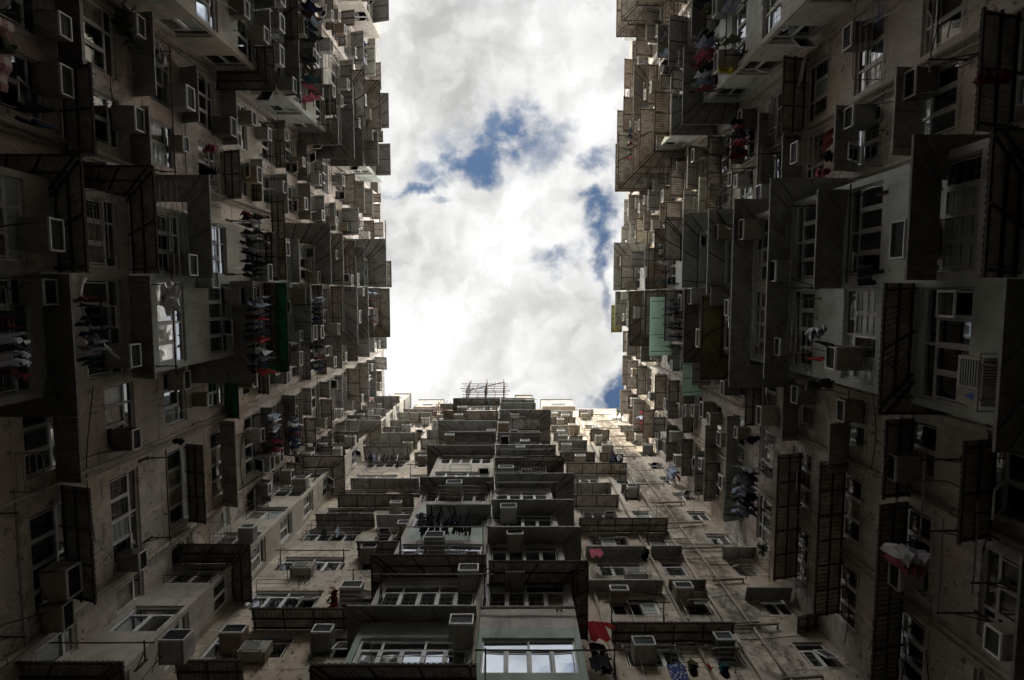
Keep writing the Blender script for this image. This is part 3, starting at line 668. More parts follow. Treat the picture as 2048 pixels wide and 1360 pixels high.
# the rest of the flats, storey by storey towards the roof
LIM = {'L': (520, 520), 'R': (372, 440), 'B': (325, 325)}
rc = random.Random(17)
RACKQ, LAUNQ, POLEQ, CAGEQ = [], [], [], []
for (w, a, b, out, ph, h0, h1, top) in COLS:
    h = W[w]['h']; hh = 1.35 if out else LAY[w]['wh']
    for n in range(3, 20):
        zs = 1.6 + (n + ph) * h
        if zs + hh > top - .6: break
        um = (a + b) / 2; pc = P(w, um, out, zs)
        if not inview(pc, 120): continue
        dp = rc.uniform(.42, .78) if not out else rc.uniform(.45, .85)
        if w == 'R': dp += .12 if um > -3 else .2
        if zs > 38: dp += {'L': .34, 'R': .2, 'B': .1}[w] + (.16 if w == 'L' and um < -8 else 0)
        if rc.random() < .15: dp += .3
        near = offs(w, P(w, um, out + dp, zs + hh + .2)) > LIM[w][0]
        far_up = w != 'B' and um < -3.2
        pk = {'L': .34, 'R': .66 if um < -3 else .5, 'B': .38}[w]
        prob = .97 if out else (.93 if w != 'B' else .85)
        if w == 'B' and um > 5.6: prob = .45
        if w == 'B' and um < -4: prob = 1.
        kind = K if rc.random() < pk else S
        if not near and rc.random() < prob:
            ex0, ex1 = rc.uniform(.05, .35), rc.uniform(.05, .35)
            u0, u1 = a - ex0, b + ex1
            if out:
                u0 = a if h0 else a + .03; u1 = b if h1 else b - .03
                hp0, hp1 = h0 and rc.random() < .65, h1 and rc.random() < .65
            else: hp0 = hp1 = 0
            if w == 'B' and um < -4 and not out and zs > 21:
                u0, u1 = (-9.85, -6.65 + rc.uniform(-.3, 0)) if um < -7 else (-6.5, -4.15); dp += .15
            for bb in LAY[w]['bays']:
                if not out:
                    if u0 < bb[1] < um: u0 = max(u0, bb[1] + .05)
                    if u1 > bb[0] > um: u1 = min(u1, bb[0] - .05)
            if rc.random() < .2 and u1 - u0 > 1.5:      # two neighbours hung their own, at different heights
                um2 = u0 + (u1 - u0) * rc.uniform(.35, .65)
                awning(w, u0, um2 - .06, out, zs + hh + rc.uniform(.1, .4), dp, kind, int(bool(hp0)), 0)
                if rc.random() < .75: awning(w, um2 + .06, u1, out, zs + hh + rc.uniform(.05, .45), rc.uniform(.4, .8), K if kind == S else S, 0, int(bool(hp1)))
            else: awning(w, u0, u1, out, zs + hh + rc.uniform(.08, .38), dp, kind, int(bool(hp0)), int(bool(hp1)))
        ofs = offs(w, P(w, um, out + .6, zs + .8))
        if ofs < LIM[w][1]:
            if rc.random() < .69:
                ac(w, rc.choice((a + .35, b - .35, um + rc.uniform(-.3, .3))), out, zs + hh - rc.uniform(.42, .62))
            if (b - a) > 1.7 and rc.random() < .3: ac(w, rc.uniform(a + .3, b - .3), out, zs + rc.uniform(-.75, -.5))
        if ofs < 560:
            if rc.random() < .22: CAGEQ.append((w, um, out, zs, b - a))
            elif rc.random() < .46: RACKQ.append((w, um + rc.uniform(-.2, .2), out, zs - rc.uniform(.05, .3), min(1.5, b - a), ofs))
            elif rc.random() < .42: POLEQ.append((w, a + rc.uniform(-.1, .2), b + rc.uniform(-.2, .3), out, zs + rc.uniform(-.2, .7), rc.uniform(.5, .9)))
            elif rc.random() < .38: LAUNQ.append((w, a, b, out, zs, ofs))
# ------------------------------------------------------------------ drying racks
def rack_mesh(wd, dp, nb, rr=.014):
    mb = MB(); c = .09
    pts = [(-wd / 2, 0, 0), (-wd / 2, dp - c, 0), (-wd / 2 + c * .3, dp - c * .3, 0), (-wd / 2 + c, dp, 0), (wd / 2 - c, dp, 0), (wd / 2 - c * .3, dp - c * .3, 0), (wd / 2, dp - c, 0), (wd / 2, 0, 0)]
    mb.tube(pts, rr, 6)
    for i in range(1, nb + 1):
        y = dp * i / (nb + 1); mb.tube([(-wd / 2, y, 0), (wd / 2, y, 0)], rr * .65, 5)
    for s in (-1, 1): mb.box(s * wd / 2 - .04, s * wd / 2 + .04, 0, .01, -.04, .04)
    return mb.mesh('drying_rack', [M['galv']])
def rack(w, u, out, z, wd, dp=.8, nb=4, rr=.014):
    o = link('drying_rack', rack_mesh(wd, dp, nb, rr)); put(w, o, u, out + .004, z)
    return note(o, 'steel drying rack', 'drying rack', w, u, z, 'drying racks on the facades')
def rackp(w, e, p0, p1, out, dp=.8, nb=4):
    if w == 'B': (u0, z0), (u1, z1) = hit(w, p0, e, out + dp), hit(w, p1, e, out + dp)
    else: (u0, z0), (u1, z1) = hit(w, e, p0, out + dp), hit(w, e, p1, out + dp)
    rack(w, (u0 + u1) / 2, out, (z0 + z1) / 2, abs(u1 - u0), dp, nb); return (u0 + u1) / 2, (z0 + z1) / 2
for q in [('L', 367, 363, 554, 1.65), ('L', 228, 382, 515, 1.65), ('L', 17, 572, 780, 1.65), ('L', 447, 293, 400, .3), ('R', 1607, 262, 355, 0), ('R', 1709, -6, 157, 0), ('R', 1580, 597, 758, 1.6), ('R', 1707, 262, 330, 0),
          ('B', 1274, 742, 907, 2.2), ('B', 1082, 833, 927, 2.2), ('B', 972, 873, 960, 2.2), ('B', 1159, 512, 597, 0), ('B', 1180, 663, 738, 0), ('B', 1294, 1343, 1473, 0), ('L', 87, 905, 985, 0)]:
    rackp(*q)
for (w, u, out, z, wd, ofs) in RACKQ: rack(w, u, out, z, max(.9, wd * rc.uniform(.6, .9)), rc.uniform(.55, .85), rc.choice((3, 4, 5)))
def cage(w, u, out, z, wd, hh, dp):
    mb = MB(); x0, x1 = -wd / 2, wd / 2; t = .011
    for zz in (0, hh * .5, hh):
        mb.tube([(x0, 0, zz), (x0, dp, zz), (x1, dp, zz), (x1, 0, zz)], t, 5)
    n = int(wd / .14)
    for i in range(n + 1): mb.tube([(x0 + wd * i / n, dp, 0), (x0 + wd * i / n, dp, hh)], t * .75, 4)
    for k in range(1, 4):
        for x in (x0, x1): mb.tube([(x, dp * k / 4, 0), (x, dp * k / 4, hh)], t * .75, 4)
        mb.tube([(x0, dp * k / 4, 0), (x1, dp * k / 4, 0)], t * .75, 4)
    o = link('window_cage', mb.mesh('window_cage', [M['steel'] if rc.random() < .6 else M['galv']])); put(w, o, u, out + .004, z)
    return note(o, 'steel window cage', 'window cage', w, u, z, 'barred cages over windows')
for (w, um, out, zs, wd) in CAGEQ: cage(w, um, out, zs - .12, wd * rc.uniform(.75, 1.0), rc.uniform(.95, 1.35), rc.uniform(.3, .5))
# ------------------------------------------------------------------ laundry
def cloth_grid(mb, w0, w1, l, nx, nz, x0, z0, r, fold=.05, ang=0., jag=0.):
    """a hanging strip, w0 wide at the top and w1 at the hem, folded along its length"""
    ph = r.uniform(0, 6); b = len(mb.v)
    for j in range(nz + 1):
        f = j / nz
        for i in range(nx + 1):
            g = i / nx - .5
            ww = w0 + (w1 - w0) * f
            x = x0 + g * ww + math.sin(ang) * l * f
            z = z0 - math.cos(ang) * l * f + (r.uniform(-jag, jag) if j == nz else 0) + .02 * math.cos(g * 6)
            y = fold * (.25 + f) * math.sin(g * 11 + ph + f * 1.7) + .3 * fold * math.sin(g * 23 + ph * 2)
            mb.v.append((x, y, z))
    for j in range(nz):
        for i in range(nx):
            k = b + j * (nx + 1) + i; mb.f.append([k, k + 1, k + nx + 2, k + nx + 1]); mb.m.append(0)
def garment(kind, r, mat='cloth'):
    mb = MB()
    if kind == 'shirt':
        cloth_grid(mb, .44, .50, r.uniform(.6, .75), 12, 8, 0, 0, r, .05, 0, .006)
        for s in (-1, 1): cloth_grid(mb, .19, .17, r.uniform(.22, .42), 5, 5, s * .24, -.02, r, .025, s * .5, .004)
    elif kind == 'trousers':
        cloth_grid(mb, .38, .40, .28, 8, 3, 0, 0, r, .03)
        for s in (-1, 1): cloth_grid(mb, .19, .16, r.uniform(.5, .72), 5, 6, s * .10, -.28, r, .04, s * .05, .02)
    elif kind == 'towel':
        cloth_grid(mb, .50, .48, r.uniform(.5, .85), 10, 7, 0, 0, r, .045, r.uniform(-.06, .06), .006)
    elif kind == 'sheet':
        cloth_grid(mb, 1.5, 1.45, 1.5, 24, 10, 0, 0, r, .09, 0, .03)
    elif kind == 'bundle':
        for i in range(5): cloth_grid(mb, r.uniform(.25, .45), r.uniform(.15, .4), r.uniform(.25, .5), 6, 5, r.uniform(-.15, .15), r.uniform(-.08, .05), r, .12, r.uniform(-.5, .5), .015)
    else:  # sock
        cloth_grid(mb, .09, .10, .26, 3, 3, 0, 0, r, .02); cloth_grid(mb, .10, .06, .12, 3, 2, .03, -.24, r, .02, .9)
    me = mb.mesh(kind, [M[mat]])
    me.polygons.foreach_set('use_smooth', [True] * len(me.polygons))
    return me
rg = random.Random(29)
GM = {k: [garment(k, rg) for _ in range(4)] for k in ('shirt', 'trousers', 'towel', 'bundle', 'sock')}
PAL = [('black', (.012, .012, .014)), ('navy', (.018, .025, .06)), ('dark grey', (.04, .042, .048)), ('white', (.55, .55, .56)), ('pale blue', (.30, .35, .43)), ('red', (.26, .02, .022)), ('pink', (.45, .12, .17)), ('grey', (.20, .20, .21)), ('olive', (.07, .07, .035)), ('teal', (.025, .075, .08)), ('maroon', (.12, .015, .02))]
PD = dict(PAL)
GAR = []
def hang(w, u, out, z, kind, col, label=None, cross=True, sc=1., mesh=None, rz=None):
    cn = col
    o = link({'bundle': 'cloth_bundle', 'sheet': 'bed_sheet'}.get(kind, kind), mesh or rg.choice(GM[kind]), col=PD.get(col, (1, 1, 1)))
    put(w, o, u, out, z); o.rotation_euler = (rg.uniform(-.06, .06), rg.uniform(-.05, .05), W[w]['rot'] + (PI / 2 if cross else 0) + rg.uniform(-.35, .35) if rz is None else W[w]['rot'] + rz)
    o.scale = (sc,) * 3
    if label: tag(o, label, {'bundle': 'cloth bundle', 'sheet': 'bed sheet'}.get(kind, kind), 'laundry hung out to dry')
    return o
def pole(w, u0, u1, out, z, reach, label=None, npole=1):
    """bamboo or steel pole carried on two wall arms"""
    mb = MB(); um = (u0 + u1) / 2; hw = abs(u1 - u0) / 2 + .12
    mb.tube([(-hw, 0, 0), (0, 0, -.015), (hw, 0, 0)], .021, 6)
    o = link('laundry_pole', mb.mesh('laundry_pole', [M['galv'] if rg.random() < .5 else M['bamboo']])); put(w, o, um, out + reach, z)
    for s in (-1, 1):
        a = MB(); x = s * (hw - .25); a.bar((x, -reach + .006, -.03), (x, .07, -.03), .03, .03); a.bar((x, -reach + .006, -.38), (x, -reach * .4, -.045), .022, .022)
        a.box(x - .045, x + .045, -reach + .004, -reach + .016, -.45, .05)
        link('wall_arm', a.mesh('wall_arm', [M['steel']]), o)
    if label: tag(o, label, 'laundry pole', 'poles for drying laundry')
    else: note(o, 'laundry pole', 'laundry pole', w, um, z, 'poles for drying laundry')
    return o
def line(w, u0, u1, out, z, reach, n, cols, where, kinds=('shirt', 'trousers', 'towel', 'shirt'), sc=1.2, lab=None):
    pole(w, u0, u1, out, z, reach, lab)
    for i in range(n):
        u = u0 + (u1 - u0) * (i + .5) / n + rg.uniform(-.05, .05)
        c = rg.choice(cols); k = rg.choice(kinds)
        o = hang(w, u, out + reach, z - .02, k, c, None, True, sc)
        GAR.append((o, c, k, where, u))
def linep(w, e, p0, p1, out, reach, n, cols, where, **k):
    if w == 'B': (u0, z0), (u1, z1) = hit(w, p0, e, out + reach), hit(w, p1, e, out + reach)
    else: (u0, z0), (u1, z1) = hit(w, e, p0, out + reach), hit(w, e, p1, out + reach)
    line(w, min(u0, u1), max(u0, u1), out, (z0 + z1) / 2, reach, n, cols, where, **k)
DK = ['black', 'black', 'navy', 'dark grey', 'dark grey', 'grey', 'white', 'navy']
linep('L', 520, 436, 556, 1.65, 1.0, 13, DK + ['olive'], 'laundry pole above the green awning', lab='crowded laundry pole beside the big green awning, upper of the two')
linep('L', 530, 592, 742, 1.65, 1.05, 15, DK + ['pale blue', 'red'], 'laundry pole below the green awning', lab='crowded laundry pole under the big green awning, lower of the two')
linep('L', 640, 592, 652, 1.65, .9, 9, ['navy', 'pale blue', 'black', 'dark grey'], 'short pole above the green awning')
linep('L', 556, 822, 910, 0, .9, 10, ['navy', 'grey', 'white', 'maroon', 'pale blue', 'dark grey'], 'pole over the scuffed left corner wall', sc=.95)
linep('L', 595, 825, 900, 0, .9, 9, ['navy', 'white', 'maroon', 'dark grey'], 'next pole over the scuffed corner wall', sc=.95)
linep('B', 1034, 838, 946, 2.2, .75, 12, ['black', 'black', 'dark grey', 'navy'], 'pole across the middle bay', kinds=('shirt', 'trousers'), lab='laundry pole of black clothes across the middle bay')
linep('R', 1342, 596, 695, 1.6, .8, 11, ['black', 'dark grey', 'navy', 'white', 'pale blue'], 'pole under the mint awning')
linep('R', 1402, 78, 188, 1.6, .8, 12, ['black', 'pale blue', 'grey', 'white', 'maroon', 'pink'], 'pole of the top right bay')
linep('R', 1483, 928, 1022, 0, .8, 12, ['pale blue', 'grey', 'white', 'dark grey', 'grey'], 'pole of folded shirts on the right tower', kinds=('shirt',), lab='laundry pole of pale shirts low on the right tower')
linep('L', 628, -10, 88, 1.65, .8, 9, ['navy', 'black', 'maroon', 'pale blue'], 'pole at the top of the left tower')
linep('L', 28, 620, 745, 1.65, .75, 10, ['grey', 'dark grey', 'maroon', 'navy', 'grey', 'white'], 'dim lowest pole of the left tower', kinds=('towel', 'shirt'))
linep('L', 205, 590, 730, 1.65, .5, 9, ['navy', 'olive', 'black', 'maroon', 'grey', 'teal', 'dark grey'], 'pole before the dark window beside the white hose', kinds=('towel', 'shirt'), sc=.8)
linep('B', 912, 738, 800, 0, .7, 7, ['black', 'navy', 'white', 'pale blue'], 'pole left of the middle bay', sc=.8)
linep('R', 1470, 250, 318, 0, .7, 8, ['red', 'maroon', 'grey', 'black', 'white', 'pink'], 'pole between two sheet awnings of the right tower', kinds=('towel', 'bundle', 'shirt'))
linep('L', 738, 745, 800, 0, .7, 8, ['navy', 'white', 'red', 'pale blue'], 'pole near the left roof corner', sc=.9)
linep('B', 795, 750, 790, 1.4, .6, 6, ['pink', 'white', 'pale blue', 'red'], 'roof edge pole in the left corner', sc=.9)
nl = 0
for (w, a, b, out, zs, ofs) in LAUNQ:
    if len(GAR) > 250 or ofs > 430: continue
    nl += 1
    line(w, a + .15, b - .15, out, zs + rc.uniform(-.2, .4), rc.uniform(.6, .95), rc.randrange(2, 6), [p[0] for p in PAL], None)
def red_shirt():
    mb = MB(); r = random.Random(2)
    cloth_grid(mb, .54, .58, .95, 14, 9, 0, 0, r, .035, 0, .012)
    for sg in (-1, 1): cloth_grid(mb, .24, .23, .34, 6, 5, sg * .33, -.02, r, .03, sg * .45, .01)
    me = mb.mesh('shirt', [M['cloth']]); me.polygons.foreach_set('use_smooth', [True] * len(me.polygons)); return me
def hg(w, px, py, out, kind, col, label, **k):
    u, z = hit(w, px, py, out); return hang(w, u, out, z, kind, col, label, **k)
hg('B', 1190, 1243, 1.0, 'shirt', 'red', 'red short-sleeved shirt hanging beside the mint painted bay', cross=False, sc=1.0, rz=.06, mesh=red_shirt())
hg('B', 1194, 1287, .75, 'trousers', 'black', 'black trousers hanging just under the red shirt', cross=False, sc=1.3, rz=.2)
hg('B', 1196, 1310, 1.0, 'towel', 'dark grey', 'dark grey cloth at the bottom of the red shirt pole', cross=False, sc=1.1, rz=-.2)
hg('B', 1205, 1318, .8, 'bundle', 'black', 'black crumpled cloth below the red shirt', sc=1.1)
hg('B', 1190, 1098, .75, 'towel', 'pink', 'long pink cloth hanging by a sheet awning of the end wing', cross=False, sc=1.0)
hg('B', 1203, 1104, .75, 'sock', 'pink', 'small pink sock beside the long pink cloth', sc=1.3)
hg('B', 1285, 1104, .75, 'bundle', 'black', 'black crumpled jacket hanging above the long outdoor unit', sc=1.1)
hg('B', 1350, 1328, .8, 'towel', 'white', 'blue and white floral cloth on the corner drying rack', cross=False, mesh=garment('towel', rg, 'floral'))
hg('B', 1378, 1326, .8, 'bundle', 'olive', 'yellowish cloth on the rack next to the floral one')
hg('B', 1415, 1328, .8, 'sock', 'red', 'small red cloth on the rack below the rusty pipes')
hg('B', 1440, 1330, .8, 'bundle', 'teal', 'dark teal cloth at the right end of the corner rack')
hg('B', 672, 1190, .8, 'bundle', 'red', 'red cloth hooked on the rack left of the middle bay')
hg('B', 660, 1196, .75, 'sock', 'black', 'black sock beside the red cloth on the rack')
hg('B', 652, 1060, .7, 'trousers', 'black', 'black trousers below a rusty awning left of the middle bay', sc=.9)
hg('B', 678, 1058, .7, 'towel', 'pale blue', 'pale blue cloth beside the black trousers', sc=.7)
hg('L', 22, 118, .7, 'sheet', 'white', 'pink and cream checked bed sheet hanging in the upper corner', cross=False, mesh=garment('sheet', rg, 'check'), rz=.15)
hg('L', 16, 105, .7, 'bundle', 'olive', 'olive bundle on top of the checked bed sheet', sc=1.2)
hg('L', 98, 255, .8, 'towel', 'navy', 'blue towel in the shadow beside the checked bed sheet', sc=1.2)
hg('L', 90, 225, .8, 'shirt', 'dark grey', 'dark striped shirt in the shadow above the blue towel')
hg('L', 425, 303, .6, 'bundle', 'pink', 'crimson pink cloth on the drying rack of the left tower', sc=1.1)
hg('L', 428, 325, .6, 'towel', 'white', 'white cloth below the crimson cloth on the rack', sc=.9)
hg('L', 425, 345, .6, 'bundle', 'black', 'black cloth below the white cloth on the rack')
hg('L', 430, 370, .6, 'shirt', 'grey', 'grey shirt at the end of the crimson cloth rack')
hg('L', 510, 434, 2.4, 'bundle', 'red', 'red cloth at the end of the dark laundry pole', sc=.9)
hg('L', 325, 130, .5, 'bundle', 'white', 'white plastic-like bag hung at an upper window', sc=1.1)
hg('R', 1645, 288, .6, 'towel', 'maroon', 'maroon patterned cloth on the rack by the white panel', cross=False)
hg('R', 1655, 320, .6, 'bundle', 'black', 'black folded cloth below the maroon cloth on the rack', sc=1.2)
hg('R', 1640, 350, .6, 'bundle', 'pink', 'pale pink cloth at the bottom of the maroon cloth rack')
hg('R', 1625, 660, 2.2, 'bundle', 'white', 'white cloth draped over the big rack of the right bay', sc=1.1)
hg('R', 1640, 685, 2.2, 'towel', 'black', 'black towel draped over the big rack of the right bay', sc=1.1)
hg('R', 1625, 715, 2.2, 'towel', 'red', 'narrow red cloth on the big rack of the right bay', sc=.8)
hg('R', 1628, 765, 2.1, 'bundle', 'olive', 'yellowish rag at the lower corner of the big rack')
hg('R', 1800, 1098, .7, 'bundle', 'white', 'white crumpled sheet piled above an air conditioner', sc=1.6)
hg('R', 1800, 1118, .7, 'bundle', 'pink', 'deep pink cloth piled on an air conditioner', sc=1.4)
hg('R', 1962, 165, 1.0, 'bundle', 'maroon', 'patterned cloth on the edge of the dark corrugated awning', sc=.9)
hg('R', 1448, 145, 2.3, 'bundle', 'olive', 'yellow bag hung at the top right bay', sc=.8).color = (.55, .45, .03, 1)
hg('R', 1500, 875, .8, 'bundle', 'black', 'black umbrella-like bundle on the right tower', sc=1.2)
hg('R', 1715, 552, 2.3, 'towel', 'black', 'black folded umbrella lying on a pole of the right bay', cross=False, sc=.9)
hg('L', 362, 878, .8, 'bundle', 'black', 'black rag at the end of a bare wall arm', sc=.8)
# white plastic bag, hose, plants, basket
mb = MB(); r = random.Random(4)
u, z = hit('L', 340, 597, 2.5); NX, NZ = 16, 10
for j in range(NZ + 1):
    for i in range(NX + 1):
        a = 2 * PI * i / NX; f = j / NZ; rr = .30 * math.sin(PI * min(1, f * .8 + .12)) * (1 + .28 * math.sin(a * 5 + j * .7) + r.uniform(-.12, .12))
        mb.v.append((math.cos(a) * rr * 1.35, math.sin(a) * rr * .8, -.6 * f + r.uniform(-.02, .02)))
for j in range(NZ):
    for i in range(NX):
        k = j * (NX + 1) + i; mb.f.append([k, k + 1, k + NX + 2, k + NX + 1]); mb.m.append(0)
o = link('plastic_bag', mb.mesh('plastic_bag', [M['plastic']])); put('L', o, u, 2.5, z + .3)
tag(o, 'crumpled clear plastic bag hanging before the left bay', 'plastic bag')
mb = MB(); pts = []
for x, y, oo in [(172, 556, 1.7), (165, 566, 1.85), (160, 590, 1.95), (166, 622, 2.0), (180, 652, 2.0), (200, 682, 2.0), (225, 706, 2.0), (250, 725, 2.0), (262, 738, 1.95)]:
    u, z = hit('L', x, y, oo); pts.append(P('L', u, oo, z))
sm = []
for i in range(len(pts) - 1):
    for k in range(4): sm.append(pts[i].lerp(pts[i + 1], k / 4))
sm.append(pts[-1])
c0 = sm[0].copy(); mb.tube([p - c0 for p in sm], .035, 8)
o = link('drain_hose', mb.mesh('drain_hose', [M['lip']])); o.location = c0; tag(o, 'long white drain hose curving across a dark bay window', 'hose')
def plant(w, px, py, out, n, size, label, seed):
    mb = MB(); r = random.Random(seed)
    stems = []
    for i in range(max(5, n // 22)):
        d = Vector((r.uniform(-1, 1), r.uniform(.1, 1), r.uniform(-.5, .9))) * size * r.uniform(.5, 1)
        m_ = d * .5 + Vector((0, 0, .12 * size)); mb.tube([(0, 0, 0), m_, d], .007, 4, 1); stems.append((m_, d))
    for i in range(n):
        m_, e = r.choice(stems); f = r.random(); d = m_.lerp(e, f) if r.random() < .7 else m_ * f
        a = Vector((r.uniform(-1, 1), r.uniform(-1, 1), r.uniform(-1, .5))).normalized() * r.uniform(.35, .7) * min(size, .4) * .6; b = a.orthogonal().normalized() * a.length * .2
        mb.quad(d, d + a * .5 + b, d + a, d + a * .5 - b, 0)
    u, z = hit(w, px, py, out); o = link('hanging_plant', mb.mesh('hanging_plant', [M['leaf'], M['bamboo']])); put(w, o, u, out - .3, z)
    tag(o, label, 'plant')
plant('L', 250, 45, .5, 420, .75, 'dark bushy plant spilling from an upper window of the left tower', 1)
plant('R', 1518, 1098, .4, 160, .45, 'small weed growing from the end of a sheet awning', 2)
plant('B', 1118, 1207, 2.5, 70, .22, 'sunlit dry plant on the pipe above the mint painted bay', 3)
mb = MB()
for i in range(7):
    x = -.24 + .08 * i; mb.tube([(x, 0, 0), (x, 0, .32)], .006, 4)
for j in range(5): mb.tube([(-.24, 0, .08 * j), (.24, 0, .08 * j)], .006, 4)
for x in (-.24, .24):
    for z in (0, .32): mb.tube([(x, 0, z), (x, -.16, z)], .007, 4)
u, z = hit('R', 1760, 27, .9); o = link('wire_basket', mb.mesh('wire_basket', [M['blue']])); put('R', o, u, .9, z - .15)
tag(o, 'blue wire basket hanging on an upper drying rack of the right tower', 'basket')
# ------------------------------------------------------------------ outdoor units and single boards
def outdoor_unit(w, px, py, out, label, mark=False):
    u, z = hit(w, px, py, out + .45)
    mb = MB(); mb.box(-.42, .42, .10, .42, 0, .56, 0)
    o = link('outdoor_unit', mb.mesh('outdoor_unit', [M['ac']]), col=(.42, .40, .34)); put(w, o, u, out, z - .28)
    g = MB(); g.quad((.38, .423, .05), (-.16, .423, .05), (-.16, .423, .51), (.38, .423, .51), 1) if not mark else g.quad((.12, .423, .05), (-.38, .423, .05), (-.38, .423, .51), (.12, .423, .51), 1)
    xa, xb = (-.16, .38) if not mark else (-.38, .12)
    for i in range(9): g.box(xa, xb, .424, .434, .05 + .055 * i, .058 + .055 * i, 0)
    for x in (xa, xb): g.box(x - .005, x + .005, .4235, .436, .045, .515, 0)
    link('louvre_panel', g.mesh('louvre_panel', [M['lip'], M['fins']]), o)
    b = MB()
    for s in (-.3, .3): b.box(s - .02, s + .02, .006, .5, -.05, -.004); b.bar((s, .02, -.4), (s, .42, -.05), .03, .03)
    b.tube([(-.5, .5, -.03), (.5, .5, -.03)], .014, 6); b.tube([(.5, .5, -.03), (.5, .006, -.03)], .014, 6); b.tube([(-.5, .5, -.03), (-.5, .006, -.03)], .014, 6)
    link('bracket', b.mesh('bracket', [M['galv']]), o)
    if mark:
        t = MB(); t.add([(.2, .426, .16), (.36, .426, .16), (.28, .426, .38)], [(0, 1, 2)]); link('blue_mark', t.mesh('blue_mark', [M['blue']]), o)
        t = MB()
        for i in range(9): t.box(-.36 + .05 * i, -.345 + .05 * i, .11, .41, -.003, .0)
        link('rib', t.mesh('rib', [M['steel']]), o)
    tag(o, label, 'outdoor unit', 'outdoor units on brackets')
outdoor_unit('B', 606, 1128, 0, 'long beige outdoor unit on a bracket over an oval framed window')
outdoor_unit('B', 510, 1290, 0, 'beige outdoor unit on a bracket at the lower left corner')
outdoor_unit('B', 1272, 1139, 0, 'beige outdoor unit on a bracket below the black jacket')
outdoor_unit('R', 1935, 760, 1.6, 'outdoor unit with a blue triangle mark on the lowest right bay', True)
mb = MB(); mb.box(-.42, .42, 0, .03, 0, .5); mb.box(-.38, .38, .03, .05, .04, .46)
u, z = hit('R', 1602, 140, .5); o = link('white_panel', mb.mesh('white_panel', [M['ac']]), col=(.5, .48, .44)); put('R', o, u, .5, z - .25); o.rotation_euler = (.25, .1, PI / 2 + .2)
tag(o, 'tilted off-white panel propped at a dark window of the right tower', 'panel')
# bare wall arms and poles, near
for q in [('R', 1864, -20, 130, 0, .8), ('R', 1845, 905, 1075, 0, .85), ('R', 1880, 1045, 1240, 0, .85), ('R', 1697, 380, 555, 1.6, .6), ('L', 345, 100, 350, 0, .5), ('L', 336, 905, 1085, 0, .6), ('L', 40, 1010, 1290, 0, .7),
          ('B', 1300, 960, 1240, 2.2, .6), ('B', 1205, 1215, 1335, 0, .8), ('B', 1285, 70, 300, 1.4, .5), ('B', 1140, 700, 800, 0, .6), ('L', 348, 560, 742, 1.65, .6), ('B', 1060, 1190, 1300, 0, .5), ('R', 1950, 1010, 1180, 0, .6)]:
    w, e, p0, p1, out, re = q
    if w == 'B': (u0, z0), (u1, z1) = hit(w, p0, e, out + re), hit(w, p1, e, out + re)
    else: (u0, z0), (u1, z1) = hit(w, e, p0, out + re), hit(w, e, p1, out + re)
    pole(w, u0, u1, out, (z0 + z1) / 2, re)
for (w, a, b, out, z, re) in POLEQ: pole(w, a, b, out, z, re)
# mint awnings on the right tower, yellow one at its roof edge
awp('R', 1300, 594, 712, 1.6, 1.25, 'mint', 0, 0)
awp('R', 1364, 722, 792, 0, 1.1, 'mint', 0, 0)
awp('R', 1222, 610, 665, 1.6, .9, 'yellow', 0, 0)
# ------------------------------------------------------------------ pipes (parts of the buildings)
def pipe(w, pts, r, name='drainpipe', m='pipe'):
    mb = MB(); mb.tube(pts, r, 8)
    for i in range(len(pts) - 1):
        a, b = Vector(pts[i]), Vector(pts[i + 1])
        if abs(b.z - a.z) > 3:
            z = min(a.z, b.z) + 1.1
            while z < max(a.z, b.z): mb.tube([(a.x, a.y, z), (a.x, a.y, z + .08)], r * 1.3, 8); z += 2.75
    world_child(name, mb.mesh(name, [M[m]]), BLD[w])
for t, r in ((.525, .05), (.65, .065), (.72, .04), (-.40, .05), (.275, .05)):
    u = t * 11.0; pipe('B', [P('B', u, .12, 2), P('B', u, .12, 54.5)], r)
for t in (-.105,):
    u = t * 8.73; pipe('B', [P('B', u, 2.36, 5), P('B', u, 2.36, 47.5)], .05)
for w, us in (('L', (4.85, 8.45, -4.0, -8.55, -14.0, -16.4)), ('R', (2.6, 4.9, 7.7, -3.4, -5.62, -8.1, -14, -16.4))):
    for u in us: pipe(w, [P(w, u, .1, 2), P(w, u, .1, W[w]['roof'] - .1)], rc.choice((.05, .06, .075)))
    for u in us[::2]: pipe(w, [P(w, u + .2, .07, 2), P(w, u + .2, .07, W[w]['roof'] - .1)], .032)
rp = random.Random(33)
for n in range(4, 19):
    z = 1.6 + (n + .85) * 2.75 - rp.uniform(.5, .8)
    for k in range(rp.choice((1, 2, 2))):
        a, b = rp.choice(((.655, .79), (.53, .65), (.66, .82), (.60, .74), (.69, .80))); dz = -.16 * k + rp.uniform(-.04, .04); o = .14 + .05 * (k % 2)
        pts = [P('B', a * 11.1, .12, z + dz), P('B', a * 11.1 + .05, o, z + dz), P('B', (a + b) / 2 * 11.1, o, z + dz + .05), P('B', b * 11.1, o, z + dz + .1), P('B', b * 11.1, 0, z + dz + .1)]
        pipe('B', pts, rp.choice((.03, .045, .055)), 'waste_pipe')
pipe('B', [P('B', 1.72, 2.45, 16.6), P('B', -.6, 2.45, 16.6), P('B', -.85, 2.40, 16.65)], .045, 'waste_pipe')
rq = random.Random(44)
